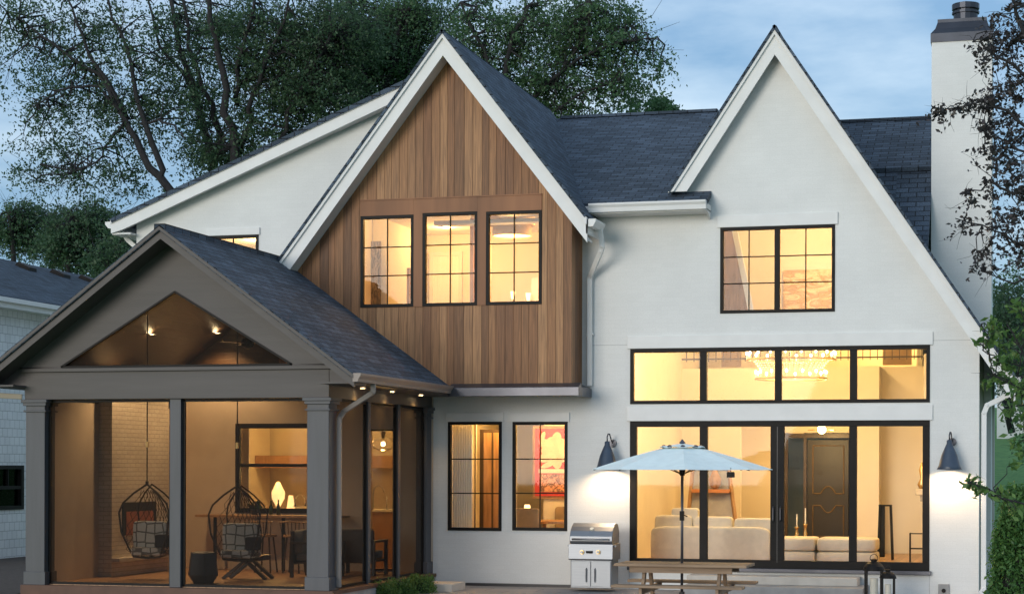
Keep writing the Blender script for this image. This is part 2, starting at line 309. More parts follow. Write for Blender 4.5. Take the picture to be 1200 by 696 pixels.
def thing(name, loc, label, cat, group=None, rz=0):
    o = bpy.data.objects.new(name, None); COL.objects.link(o); o.location = loc; o.rotation_euler.z = rz; o.empty_display_size = .1
    o['label'] = label; o['category'] = cat
    if group: o['group'] = group
    ORG[o.name] = Vector(loc); return o
def tag(o, label, cat, group=None):
    o['label'] = label; o['category'] = cat
    if group: o['group'] = group
    return o
def copy_tree(o, loc, label=None, rz=None, scale=None):
    c = o.copy(); COL.objects.link(c); c.location = loc
    if label: c['label'] = label
    if rz is not None: c.rotation_euler.z = rz
    if scale: c.scale = (scale,)*3
    for ch in list(o.children):
        d = ch.copy(); COL.objects.link(d); d.parent = c
        for g in list(ch.children):
            e = g.copy(); COL.objects.link(e); e.parent = d
    return c
def lamp(name, parent, loc, power, color=(1, .66, .33), size=.08, kind='POINT', rot=None, spot=None, blend=.6):
    l = bpy.data.lights.new(name, kind); l.energy = power; l.color = color
    if kind == 'AREA': l.shape = 'DISK'; l.size = size
    else: l.shadow_soft_size = size
    if kind == 'SPOT': l.spot_size = math.radians(spot or 120); l.spot_blend = blend
    o = bpy.data.objects.new(name, l); COL.objects.link(o); o.parent = parent; o.location = Vector(loc)-ORG[parent.name]
    if rot: o.rotation_euler = rot
    return o
WARM = (1, .67, .27); GOLD = (1, .57, .17)
# ------------------------------------------------------------------ ground
def terrain():
    n = 90; xs = np.concatenate([np.linspace(-600, -40, 12), np.linspace(-36, 36, 60), np.linspace(40, 600, 12)]); ys = np.concatenate([np.linspace(-200, -40, 6), np.linspace(-36, 80, 80), np.linspace(90, 900, 14)])
    m = MB(); 
    for y in ys:
        for x in xs:
            k = min(1, max(0, (x-3.9)/1.5)); z = -.06+k*min(12, max(0, (y-7)*.105))+(1-k)*min(6, max(0, (y-24)*.1)); m.v.append((x, y, z))
    for j in range(len(ys)-1):
        for i in range(len(xs)-1): a = j*len(xs)+i; m.f.append((a, a+1, a+1+len(xs), a+len(xs)))
    return m.build('ground', 'grass', smooth=True, kind='structure')
terrain()
MB().box(-7.2, 9, -14, .02, -.2, 0).build('patio', 'paving', kind='structure')
def tz(x, y): k = min(1, max(0, (x-3.9)/1.5)); return -.06+k*min(12, max(0, (y-7)*.105))
rd = MB()
for j in range(12):
    a, b = 17.2+0*j, 19.4
    x0, x1 = 5.6+j*2, 7.6+j*2
    rd.poly([(x0, a, tz(9, a)+.03), (x1, a, tz(9, a)+.03), (x1, b, tz(9, b)+.03), (x0, b, tz(9, b)+.03)])
rd.build('path', 'concrete', kind='structure')
rd = MB(); rd.poly([(5.5, 21.5, tz(9, 21.5)+.03), (60, 21.5, tz(9, 21.5)+.03), (60, 25.5, tz(9, 25.5)+.03), (5.5, 25.5, tz(9, 25.5)+.03)]).build('road', 'concrete', kind='structure')
# ------------------------------------------------------------------ the house
H = thing('house', (-4.5, 3, 0), 'white painted brick house with steep gables, cedar clad bay, black windows and dark shingle roofs', 'house')
wins = dict(D=RC(525, 494, 588, 621.5, 0), E=RC(600.6, 494, 665, 621.5, 0), S=(-2.65, 2.5, .40, 2.94), K=(-2.65, 2.5, 3.24, 4.21),
            G=RC(844, 265, 978.5, 366.3, 0), F=RC(243, 276, 303, 372, 0), Hh=RC(276, 496, 388, 601, 0), I=RC(430, 503, 463, 668, 0),
            A=RC(422.5, 252.7, 485, 360, -.8), B=RC(495.3, 249, 559.7, 358.5, -.8), C=RC(569.7, 247.3, 635, 357, -.8))
zhead = wins['E'][3]
XR = 3.31; XL = -12.18; GA = (-.09, 9.52); GS = 1.505; CA = (-5.74, 9.52); CS = 1.29
def gz(x): return GA[1]-GS*abs(x-GA[0])
EZ = 6.57
xj = GA[0]-(GA[1]-EZ)/GS
front = MB().wall([(-6.28, EZ), (xj, EZ), (GA[0], GA[1]), (XR, gz(XR))], -.05, [wins[k] for k in 'DESKG']+[(-6.29, -3.75, 3.75, 6.5)], 0, .3)
front.build('wall', 'brickwhite', H)
MB().wall([(.3, gz(XR)), (13, gz(XR))], -.05, [], XR-.3, XR, axis='x').build('wall', plain('shaded side wall', (.38, .33, .28), .8, .08, 3), H)  # side wall's shade is put into its colour, darker than the white brick
# thin control joints in the wall
jt = MB(); jz = Z(715, 404.5, 0)
JG = plain('joint grey', (.4, .4, .4), .8)
for a in ((X(690, 0), -2.68, jz, jz+.006), (2.53, XR, jz, jz+.006), (-2.66, -2.654, 0, .36), (2.5, 2.506, 0, .36)): MB().box(a[0], a[1], -.004, .001, a[2], a[3]).build('control_joint', JG, H)
# left gable wall above the porch, and the porch part of the wall
LR = W(130, 258, -.3); LR2 = W(465, 100, -.3); LSL = (LR2.z-LR.z)/(LR2.x-LR.x)
def lz(x): return LR.z+(x-LR.x)*LSL-.2
MB().wall([(XL, lz(XL)), (-6.285, lz(-6.285))], 3.9, [wins['F'], (-7.75, -6.28, 3.75, 6.85)], 0, .3).build('wall', 'brickwhite', H)
MB().wall([(-12.0, 4.4), (-6.285, 4.4)], -.05, [wins['Hh'], wins['I']], .002, .3).build('porch_wall', 'tan', H)
MB().wall([(.3, lz(XL)), (13, lz(XL))], -.05, [], XL, XL+.3, axis='x').build('wall', 'brickwhite', H)
MB().wall([(XL, 4.5), (XR, 4.5)], -.05, [RC(925, 512, 942, 625, 9.6)], 13, 13.3).build('wall', 'brickwhite', H)
# cedar bay
bx0, bx1 = -8.95, W(670, 300, -.8).x; bz = Z(600, 451, -.8)
def cz(x): return CA[1]-CS*abs(x-CA[0])
bay = MB().wall([(bx0, cz(bx0)), (CA[0], CA[1]), (bx1, cz(bx1))], bz, [wins[k] for k in 'ABC'], -.8, -.62)
bay.build('cedar_bay', 'cedar', H)
MB().wall([(-.8+.001, cz(bx1)), (0, cz(bx1))], bz, [], bx1-.15, bx1, axis='x').build('cedar_bay', 'cedar', H)
MB().box(bx0, bx1-.01, -.79, .0, bz-.02, bz+.1).build('bay_floor', 'soffitwhite', H)
tr = MB(); yA = -.8
zt = wins['A'][3]
for k in 'ABC':
    x0, x1, z0, z1 = wins[k]
    MB().box(x0, x1, -.823, -.8, z1, z1+.27).build('window_head_trim', 'cedartrim', H)
tv = MB()
for a, b in ((wins['A'][1], wins['B'][0]), (wins['B'][1], wins['C'][0])): MB().box(a, b, -.819, -.8, wins['A'][2], wins['A'][3]+.268).build('window_side_trim', 'cedartrim', H)
MB().box(wins['A'][0], wins['C'][1], -.835, -.8, wins['A'][3]+.27, wins['A'][3]+.29).build('window_head_trim', 'cedartrim', H)
# metal ledge round the foot of the bay
lx0 = X(525, -1.0); le = MB()
le.ext([(lx0, -1.0, bz-.20), (lx0, -.801, bz-.20), (lx0, -.801, bz+.03), (lx0, -1.0, bz-.05)], (bx1+.18-lx0, 0, 0))
le.ext([(bx1+.18, -.8, bz-.2), (bx1+.001, -.8, bz-.2), (bx1+.001, -.8, bz+.03), (bx1+.18, -.8, bz-.05)], (0, .798, 0))
le.build('metal_ledge', 'zinc', H, bevel=.006)
# windows
def window(rect, y, cols, rows, parent=H, fw=.055, yb=.07, name='window', double=None, slim=.02, rail=None, label=None):
    x0, x1, z0, z1 = rect; f = MB(); ya = y-.018; yc = y+yb
    f.box(x0, x1, ya, yc, z0, z0+fw); f.box(x0, x1, ya, yc, z1-fw, z1); f.box(x0, x0+fw, ya, yc, z0+fw, z1-fw); f.box(x1-fw, x1, ya, yc, z0+fw, z1-fw)
    bays = [(x0+fw, x1-fw)]
    if double:
        xm = (x0+x1)/2; f.box(xm-double/2, xm+double/2, ya, yc, z0+fw, z1-fw); bays = [(x0+fw, xm-double/2), (xm+double/2, x1-fw)]
    if rail: f.box(x0+fw, x1-fw, ya+.02, yc, rail-.03, rail+.03)
    o = f.build(name, 'black', parent, bevel=.004)
    if label: o['label'] = label
    for (a, b) in bays:
        MB().box(a, b, y+.03, y+.036, z0+fw, z1-fw).build('pane', 'glass', o)
        mu = MB()
        for i in range(1, cols): xx = a+(b-a)*i/cols; mu.box(xx-slim/2, xx+slim/2, y+.012, y+.029, z0+fw, z1-fw)
        for j in range(1, rows): zz = z0+fw+(z1-z0-2*fw)*j/rows; mu.box(a, b, y+.014, y+.027, zz-slim/2, zz+slim/2)
        if mu.f: mu.build('muntin', 'black', o)
    return o
for k in 'ABC': window(wins[k], -.8, 2, 3)
window(wins['D'], 0, 2, 3); window(wins['E'], 0, 2, 3); window(wins['G'], 0, 2, 3, double=.09); window(wins['F'], 0, 2, 2)
window(wins['Hh'], 0, 1, 1, rail=Z(320, 545, 0), fw=.09); window(wins['I'], 0, 1, 1, fw=.03, name='glass_door')
ht = MB()
for k, dz, dx in (('D', .165, .04), ('E', .165, .04), ('G', .21, .05), ('F', .13, .03), ('K', .22, .05), ('S', .26, .05)):
    x0, x1, z0, z1 = wins[k]; MB().box(x0-dx, x1+dx, -.035, -.001, z1, z1+dz).build('window_head_trim', 'trimwhite', H, bevel=.006)
# clerestory: four lights in one frame
def multi(rect, y, mull, name, fw=.09, sill=.09, top=.09, yb=.1):
    x0, x1, z0, z1 = rect; f = MB(); ya = y-.02
    f.box(x0, x1, ya, y+yb, z0, z0+sill); f.box(x0, x1, ya, y+yb, z1-top, z1); f.box(x0, x0+fw, ya, y+yb, z0+sill, z1-top); f.box(x1-fw, x1, ya, y+yb, z0+sill, z1-top)
    ed = [x0+fw]
    for a, b in mull: f.box(a, b, ya, y+yb, z0+sill, z1-top); ed += [a, b]
    ed.append(x1-fw); o = f.build(name, 'black', H, bevel=.004)
    for i in range(0, len(ed), 2): MB().box(ed[i], ed[i+1], y+.03, y+.036, z0+sill, z1-top).build('pane', 'glass', o)
    return o
multi(wins['K'], 0, [(X(820, 0), X(828, 0)), (X(907.7, 0), X(915.6, 0)), (X(995.6, 0), X(1004, 0))], 'window', fw=.06, sill=.06, top=.07)
sd_ = multi(wins['S'], 0, [(X(820, 0), X(829, 0)), (X(903, 0), X(919, 0)), (X(995, 0), X(1004, 0))], 'sliding_door', fw=.115, sill=.14, top=.10)
for u in (906.5, 915): 
    xx = X(u, 0); zc = Z(u, 602, 0); MB().tube([(xx, -.02, zc-.13), (xx, -.07, zc-.1), (xx, -.07, zc+.1), (xx, -.02, zc+.13)], .011, 6).build('handle', 'zinc', sd_)
MB().box(-2.68, 2.53, -.10, .0, .335, .40).build('door_sill', 'zinc', H, bevel=.006)
dg = MB()
dg.box(X(911, 0)-.006, X(911, 0)+.006, -.024, -.0205, .5, 2.84); dg.build('door_joint', plain('frame joint', (.05, .045, .04), .4), H)
# ---- roofs
def slab(name, a, b, c, d, t, mat='shingle', parent=H):
    P = [Vector(q) for q in (a, b, c, d)]; n = (P[1]-P[0]).cross(P[3]-P[0]).normalized()
    if n.z < 0: n = -n
    return MB().ext(P, -n*t).build(name, mat, parent)
RY, RZ = 6.0, 9.45; EY = -.5; ESZ = 6.72; sl_ = (RZ-ESZ)/(RY-EY)
xer = W(828, 235, -.5).x
slab('roof', (-5.0, EY, ESZ), (xer, EY, ESZ), (xer, 0.02, ESZ+sl_*.52), (-5.0, 0.02, ESZ+sl_*.52), .1)
slab('roof', (-7, .02, ESZ+sl_*.52), (-.1, .02, ESZ+sl_*.52), (-.1, RY, RZ), (-7, RY, RZ), .1)
mz = Z(1040, 197, 3.4)
slab('roof', (-.1, 3.4, mz), (2.36, 3.4, mz), (2.36, RY, RZ-.34), (-.1, RY, RZ-.34), .12)
slab('roof', (.3, 2.85, mz-.07-.61*.98), (1.72, 2.85, mz-.07-.61*.98), (1.72, 3.46, mz-.07), (.3, 3.46, mz-.07), .06)
slab('roof', (1.72, .35, mz-3.35*.98), (2.36, .35, mz-3.35*.98), (2.36, 3.46, mz-.07), (1.72, 3.46, mz-.07), .1)
slab('roof', (2.36, 12.5, ESZ-.3), (-.1, 12.5, ESZ-.3), (-.1, RY+.01, RZ-.35), (2.36, RY+.01, RZ-.35), .1)
slab('roof', (-.1, 12.5, ESZ), (-7, 12.5, ESZ), (-7, RY+.01, RZ), (-.1, RY+.01, RZ), .1)
MB().box(-5.4, X(840, RY), RY-.1, RY+.1, RZ-.02, RZ+.035).build('ridge_cap', 'shingle', H); MB().box(0, 2.36, RY-.1, RY+.1, RZ-.37, RZ-.31).build('ridge_cap', 'shingle', H)
# steep gable roofs: two slabs each from the rake back to the ridge
def gable_roof(ax, az, slope, xl, xr, y0, y1, t=.045, parent=H, name='roof'):
    slab(name, (ax, y0, az), (xr, y0, az-slope*(xr-ax)), (xr, y1, az-slope*(xr-ax)), (ax, y1, az), t, parent=parent)
    slab(name, (ax, y0, az), (xl, y0, az-slope*(ax-xl)), (xl, y1, az-slope*(ax-xl)), (ax, y1, az), t, parent=parent)
def rake(ax, az, slope, xl, xr, y, w=.24, t=.045, mat='trimwhite', parent=H, soff=.3, smat='soffitwhite', crown=.085, cut=False):
    """barge boards with a crown strip above, and the soffit behind them; (ax, az) is the outer peak"""
    k = math.sqrt(1+slope*slope)
    for sgn, xe in ((1, xr), (-1, xl)):
        L_ = abs(xe-ax); dz = w*k; cz_ = crown*k
        zt = lambda x: az-slope*abs(x-ax)
        e = xe
        if cut and sgn < 0:
            zc = zt(e); dc = (zt(e)-zc+cz_)/slope
            MB().ext([(ax, y, az-cz_), (e+cz_/slope, y, zc), (e+dz/slope, y, zc), (ax, y, az-dz)], (0, t, 0)).build('rake_board', mat, parent)
            MB().ext([(ax, y-.05, az-.02), (e, y-.05, zc-.02), (e+cz_/slope, y-.05, zc), (ax, y-.05, az-cz_)], (0, t+.05, 0)).build('rake_crown', mat, parent)
            continue
        MB().ext([(ax, y, az-cz_), (e, y, zt(e)-cz_), (e, y, zt(e)-dz), (ax, y, az-dz)], (0, t, 0)).build('rake_board', mat, parent)
        MB().ext([(ax, y-.05, az-.02), (e, y-.05, zt(e)-.02), (e, y-.05, zt(e)-cz_), (ax, y-.05, az-cz_)], (0, t+.05, 0)).build('rake_crown', mat, parent)
        MB().ext([(ax, y+t, az-dz+.03), (e, y+t, zt(e)-dz+.03), (e, y+t, zt(e)-dz+.06), (ax, y+t, az-dz+.06)], (0, soff, 0)).build('soffit', smat, parent)
# white gable
ga = W(908, 30, -.3); xl_, xr_ = W(783, 225, -.3).x, W(1190, 442, -.3).x
gable_roof(ga.x, ga.z, GS, xl_, xr_, -.37, 13.4)
rake(ga.x, ga.z-.01, GS, xl_, xr_, -.3, soff=.26, w=.27, cut=True)
# cedar gable
ca = W(519, 35, -1.2); cxr = W(688, 250, -1.2).x; cxl = -9.05
gable_roof(ca.x, ca.z, 1.285, cxl, cxr, -1.27, RY+.3)
rake(ca.x, ca.z-.01, 1.285, cxl, cxr, -1.2, soff=.36, w=.27)
er = ca.z-1.285*(cxr-ca.x)
# side eave soffit and fascia of cedar gable roof, right
MB().ext([(cxr-.02, -1.2, er-.06), (cxr+.0, -1.2, er-.06), (cxr+.0, -1.2, er-.30), (cxr-.02, -1.2, er-.30)], (0, 1.2, 0)).build('fascia', 'trimwhite', H)
# cedar wall gutter end + main gutter
gtop = ESZ-.02
gx0 = W(691, 240, -.5).x
def gutter(x0, x1, y, z, parent=H, mat='trimwhite', h=.12, d=.12):
    m = MB(); m.ext([(x0, y, z), (x0, y-d, z), (x0, y-d, z-.03), (x0, y-d+.03, z-.075), (x0, y-d+.04, z-h), (x0, y, z-h)], (x1-x0, 0, 0)); return m.build('gutter', mat, parent)
gutter(gx0, xer, EY, gtop, h=.15)
MB().box(gx0, xer-.04, EY+.001, -.002, gtop-.17, gtop-.13).build('soffit', 'soffitwhite', H)
MB().box(-5, xer, -.495, -.01, gtop-.12, gtop-.03).build('fascia', 'trimwhite', H)
MB().ext([(xer-.045, -.6, gtop-.15), (xer-.045, -.03, gtop-.15), (xer-.045, -.03, gtop-.27), (xer-.045, -.25, gtop-.19)], (.04, 0, 0)).build('gutter_return', 'trimwhite', H)
# cedar gable side gutter, elbow and long downspout
gq = Vector((cxr+.02, 0, er-.02))
MB().ext([(gq.x, -1.2, gq.z-.03), (gq.x+.13, -1.2, gq.z-.03), (gq.x+.13, -1.2, gq.z-.07), (gq.x+.08, -1.2, gq.z-.16), (gq.x, -1.2, gq.z-.16)], (0, .75, 0)).build('gutter', 'trimwhite', H)
dsx = W(691, 350, -.1).x
def spout(pts, parent=H, mat='trimwhite', w=.085, name='downspout'):
    m = MB()
    for a, b in zip(pts, pts[1:]): m.bar(a, b, w, w*.8, up=(0, 1, 0))
    for p in pts[1:-1]: m.ball(p, w*.56, 8)
    return m.build(name, mat, parent, bevel=.008)
spout([(gq.x+.07, -.62, gq.z-.12), (gq.x+.10, -.55, gq.z-.42), (gq.x+.07, -.5, gq.z-.5), (dsx, -.1, gq.z-.92), (dsx, -.07, bz-.0)])
MB().box(dsx-.06, dsx+.06, -.12, -.01, bz+.9, bz+.93).build('downspout_strap', 'trimwhite', H)
# right downspout at the corner
rx = X(1153, -.1); spout([(XR+.65, .1, 3.66), (XR+.60, .05, 3.5), (XR+.5, -.02, 3.37), (rx+.05, -.07, 3.18), (rx, -.07, 3.05), (rx, -.07, .12), (rx-.05, -.3, .03)])
MB().box(xr_-.08, xr_+.08, -.3, 12, gz(xr_)+.0, gz(xr_)+.12).build('gutter', 'trimwhite', H)
# left low gable roof (shed side)
lx1 = -6.35; lzz = lambda x: LR.z+(x-LR.x)*LSL
slab('roof', (LR.x, -.34, LR.z+.02), (lx1, -.34, lzz(lx1)+.02), (lx1, 12.5, lzz(lx1)+.02), (LR.x, 12.5, LR.z+.02), .08)
MB().ext([(LR.x, -.3, LR.z-.07), (lx1, -.3, lzz(lx1)-.07), (lx1, -.3, lzz(lx1)-.28), (LR.x+.25, -.3, lzz(LR.x+.25)-.28), (LR.x, -.3, LR.z-.25)], (0, .05, 0)).build('rake_board', 'trimwhite', H)
MB().ext([(LR.x, -.33, LR.z), (lx1, -.33, lzz(lx1)), (lx1, -.33, lzz(lx1)-.07), (LR.x, -.33, LR.z-.07)], (0, .08, 0)).build('rake_crown', 'trimwhite', H)
MB().ext([(LR.x+.02, -.25, LR.z-.2), (lx1, -.25, lzz(lx1)-.27), (lx1, -.25, lzz(lx1)-.24), (LR.x+.02, -.25, LR.z-.17)], (0, .25, 0)).build('soffit', 'soffitwhite', H)
MB().box(LR.x, XL, -.25, 12, LR.z-.27, LR.z-.235).build('soffit', 'soffitwhite', H)
MB().ext([(LR.x-.12, -.3, LR.z-.03), (LR.x, -.3, LR.z-.03), (LR.x, -.3, LR.z-.16), (LR.x-.06, -.3, LR.z-.15), (LR.x-.12, -.3, LR.z-.08)], (0, 12, 0)).build('gutter', 'trimwhite', H)
spout([(LR.x+.02, .2, LR.z-.2), (LR.x+.1, .2, LR.z-.32), (XL-.06, .2, LR.z-.5), (XL-.06, .2, .1)])
# chimney
cx0, cx1 = 2.36, 3.44; chy = 3.0; cht = Z(1127, 47, chy); ch = MB().box(cx0, cx1, chy, chy+1.0, 4.6, cht).box(3.315, cx1, chy, chy+1.0, -.05, 4.6).build('chimney', 'brickwhite', H)
cm = (cx0+cx1)/2; cap = MB(); cap.box(cx0-.02, cx1+.02, chy-.02, chy+1.02, cht-.02, cht+.14)
n0 = len(cap.v)
for (ex, z) in ((.02, .14), (-.06, .24), (-.10, .36), (-.10, .42)):
    cap.v += [(cx0-ex, chy-ex, cht+z), (cx1+ex, chy-ex, cht+z), (cx1+ex, chy+1+ex, cht+z), (cx0-ex, chy+1+ex, cht+z)]
for i in range(3):
    for k in range(4): cap.f.append((n0+i*4+k, n0+i*4+(k+1) % 4, n0+i*4+4+(k+1) % 4, n0+i*4+4+k))
cap.f.append((n0+12, n0+13, n0+14, n0+15)); MC = plain('dark cap metal', (.05, .055, .07), .4, .2, 2, metal=.6)
cap.build('chimney_cap', MC, ch)
MB().lathe([(.22, 0), (.22, .16), (.25, .16), (.25, .2), (.2, .2), (.2, .24), (.25, .24), (.25, .34), (.02, .4)], (cm+.05, chy+.5, cht+.42), 16).build('flue', MC, ch)
# ------------------------------------------------------------------ interiors of the house
def room(x0, x1, y0, y1, z0, z1, name='interior_wall', mat='plaster', floor='oak', holes=(), skip=()):
    t = .12; m = MB()
    if 'l' not in skip: m.box(x0-t, x0, y0, y1, z0, z1)
    if 'r' not in skip: m.box(x1, x1+t, y0, y1, z0, z1)
    m.wall([(x0-t, z1), (x1+t, z1)], z0, list(holes), y1, y1+t)
    m.build(name, mat, H); MB().box(x0-t, x1+t, y0, y1+t, z1, z1+t).build('interior_ceiling', 'ceil', H); MB().box(x0-t, x1+t, y0, y1+t, z0-t, z0).build('interior_floor', floor, H)
GY = 9.6; fz = .38
door = RC(920, 507, 1000, 640, GY)
gm = MB().box(-3.12, -3.0, .31, 7, fz, 5.95).box(XR-.33, XR-.31, .31, 7, fz, 3.9).wall([(-3.12, 4.22), (XR-.33, 4.22)], fz, [(X(868, 7), X(1003, 7), fz, Z(900, 500, 7))], 7.0, 7.1)
gm.box(-3, 2.0, 3.2, 3.3, 4.70, 5.95).build('interior_wall', 'plaster', H)
MB().box(-3.1, 3.2, .31, 3.3, 4.66, 4.72).box(-3.1, 1.9, 3.3, 7.1, 5.95, 6.05).build('interior_ceiling', 'ceil', H)
MB().box(-3.1, XR-.31, .31, 7.1, fz-.12, fz).build('interior_floor', 'oak', H)
# foyer behind
MB().wall([(-3.2, 4.2), (XR-.33, 4.2)], fz, [(door[0]-.02, door[1]+.02, fz, door[3]), RC(923.5, 511, 942, 632, GY)], GY, GY+.12).box(-3.2, XR-.34, 7.101, GY-.001, 4.1, 4.218).build('interior_wall', 'plaster', H)
MB().box(-3.2, XR-.3, 7.1, GY, fz-.1, fz).build('interior_floor', 'oak', H)
MB().box(-3.2, -3.08, 7.1, GY, fz, 6.1).box(XR-.45, XR-.33, 7.1, 12.9, fz, 4.1).box(-3.2, 1.98, GY+.1, GY+.22, 4.25, 6.1).box(-3.2, 2.0, 7.1, GY+.2, 6.1, 6.2).box(1.86, 1.98, 7.2, GY+.1, 4.22, 6.1).build('interior_wall', 'plaster', H)
# pillar/opening edges seen through the slider
iw = MB(); 
for (u0, u1, y0) in ((772, 785, 6.2), (1003, 1030, 6.4)): MB().box(X(u0, y0), X(u1, y0), y0, 7.0, fz, 4.2).build('interior_pillar', 'plaster', H)
# front door
fd = MB().box(X(946, GY), X(995, GY), GY-.05, GY-.001, fz, Z(970, 515, GY)).build('front_door', 'doorwood', H, bevel=.01)
fx0, fx1 = X(953, GY), X(989, GY); fm = (fx0+fx1)/2; yy = GY-.06
pm = MB(); zt_, zm1, zm2, zb_ = Z(970, 522, GY), Z(970, 578, GY), Z(970, 592, GY), Z(970, 628, GY)
def ring(pts, r=.018): pm.tube(pts+[pts[0]], r, 6)
ar = [(fx0+(fx1-fx0)*t, yy, zm1+(.16*math.sin(math.pi*(t-.25)/.5) if .25 < t < .75 else 0)) for t in np.linspace(0, 1, 17)]
ring([(fx0, yy, zt_), (fx1, yy, zt_)]+ar[::-1])
ar = [(fx0+(fx1-fx0)*t, yy, zm2-(.16*math.sin(math.pi*(t-.25)/.5) if .25 < t < .75 else 0)) for t in np.linspace(0, 1, 17)]
ring(ar+[(fx1, yy, zb_), (fx0, yy, zb_)])
pm.build('door_panel_moulding', plain('worn bronze moulding', (.12, .08, .045), .25, .2, 5), fd)
tr = MB(); a = RC(920, 508, 1000, 640, GY); tr.box(a[0], X(923.5, GY), GY-.07, GY, fz, a[3]); tr.box(X(942, GY), X(945.5, GY), GY-.07, GY, fz, a[3]); tr.box(X(995.5, GY), a[1], GY-.07, GY, fz, a[3]); tr.box(a[0], a[1], GY-.075, GY, Z(960, 513, GY), a[3])
tr.build('door_frame', 'darkwood', H)
MB().box(X(923, GY), X(942, GY), GY+.02, GY+.03, fz, Z(930, 511, GY)).build('sidelight', 'glass', H)
# mezzanine railing
rl = MB(); yr = 7.0
for u in np.arange(770, 1090, 8.6): x = X(u, yr); rl.box(x-.008, x+.008, yr-.02, yr, 4.36, 5.2)
rl.box(-3, XR-.35, yr-.03, yr+.01, 5.2, 5.26); rl.box(-3, XR-.35, yr-.03, yr+.01, 4.40, 4.43); rl.build('mezzanine_railing', 'darkwood', H)
TD = plain('taupe door', (.30, .20, .11), .6)
for a, b in ((845, 868), (1034, 1068)): MB().box(X(a, 8), X(b, 8), 8.0, 8.05, 4.3, 5.6).build('interior_door', TD, H)
# stone mantel on the right inner wall
mn = MB(); mx = 2.36; y0, y1 = 3.9, 5.7; MB().box(mx, 2.99, y0+.05, y1-.05, fz, 4.3).build('chimney_breast', 'plaster', H); mn.box(mx-.32, mx, y0-.1, y1+.1, 1.62, 1.74); mn.box(mx-.24, mx, y0, y1, 1.5, 1.62); mn.box(mx-.2, mx, y0, y0+.3, fz, 1.5); mn.box(mx-.2, mx, y1-.3, y1, fz, 1.5); mn.box(mx-.15, mx, y0, y1, 1.3, 1.5); mn.box(mx-.18, mx, y0+.1, y1-.1, 1.74, 4.3)
mn.build('fireplace_mantel', 'limestone', H, bevel=.02)
# dining room behind windows D, E (x -6.3..-3.1)
room(-6.17, -3.25, .31, 5.0, fz, 3.35)
# kitchen behind the porch
room(-12.0, -6.42, .31, 4.5, .2, 3.3, floor='oak')
# bedrooms upstairs behind the cedar bay
room(-7.75, -3.75, -.6, 4.2, 3.75, 6.85)
# attic room, white gable
room(-1.6, 1.42, .31, 3.1, 4.80, 6.9)
# room behind the far left window
room(-11.6, -9.0, .31, 3.5, 4.3, 6.5)
# ------------------------------------------------------------------ the screened porch
PT = thing('screened_porch', (-9.4, -2, 0), 'taupe gabled porch closed with dark insect screens, front left of the house', 'porch')
pf = .2; PY = -5.2; RK = -5.7
PX0, PX1 = W(30, 600, PY).x, W(385, 600, PY).x
pa = W(188, 264, RK); PS = .727
pex = W(415, 440, RK).x; pexl = pa.x-(pex-pa.x)
hz0, hz1 = Z(200, 467, PY), Z(200, 430, PY)           # header foot and top
MB().box(PX0-.05, PX1+.08, PY-.05, 0, -.06, pf-.002).build('plinth', 'concrete', PT)
MB().box(PX0+.2, PX1-.1, PY+.12, -.01, pf, pf+.02).build('floor', 'porchfloor', PT)
MB().box(PX0-.05, PX1+.1, PY-.07, PY+.1, -.05, pf+.01).box(PX1-.1, PX1+.1, PY+.1, -.02, pf-.05, pf+.01).build('floor_edge', plain('red brown edge board', (.12, .052, .032), .6, .2, 4), PT)
def post(x0, x1, y0, y1, cap=True, base=True):
    m = MB().box(x0, x1, y0, y1, pf+.01, hz0)
    if base: m.box(x0-.025, x1+.025, y0-.025, y1+.025, pf+.01, pf+.22)
    if cap: m.box(x0-.03, x1+.03, y0-.03, y1+.03, hz0-.2, hz0-.17); m.box(x0-.035, x1+.035, y0-.035, y1+.035, hz0-.10, hz0-.04); m.box(x0-.06, x1+.06, y0-.06, y1+.06, hz0-.05, hz0+.001)
    return m.build('post', 'taupepost', PT, bevel=.006)
post(PX0, PX0+.34, PY, PY+.34); post(PX1-.36, PX1, PY, PY+.36)
mid0, mid1 = W(197, 600, PY).x, W(210, 600, PY).x
post(mid0, mid1, PY+.05, PY+.2, cap=False, base=False)
ys_ = [PY+.36, WX(431, 550, PX1-.05).y, WX(466, 550, PX1-.05).y, -.30]
for yy in ys_[1:3]: MB().box(PX1-.12, PX1-.02, yy-.06, yy+.06, pf+.01, hz0).build('post', 'taupepost', PT, bevel=.004)
post(PX1-.2, PX1, -.30, -.02)
# header beams and cornice line
MB().box(PX0-.02, PX1+.005, PY-.005, PY+.3, hz0, hz1-.06).build('header_beam', 'taupe', PT, bevel=.006)
MB().box(PX0-.06, PX1+.1, PY-.05, PY+.3, hz1-.06, hz1+.0).build('header_cornice', 'taupe', PT, bevel=.006)
MB().box(PX1-.25, PX1+.003, PY+.3, -.01, hz0, hz1).build('header_beam', 'taupe', PT)
MB().box(PX0, PX0+.2, PY+.3, -.01, hz0, hz1).build('header_beam', 'taupe', PT)
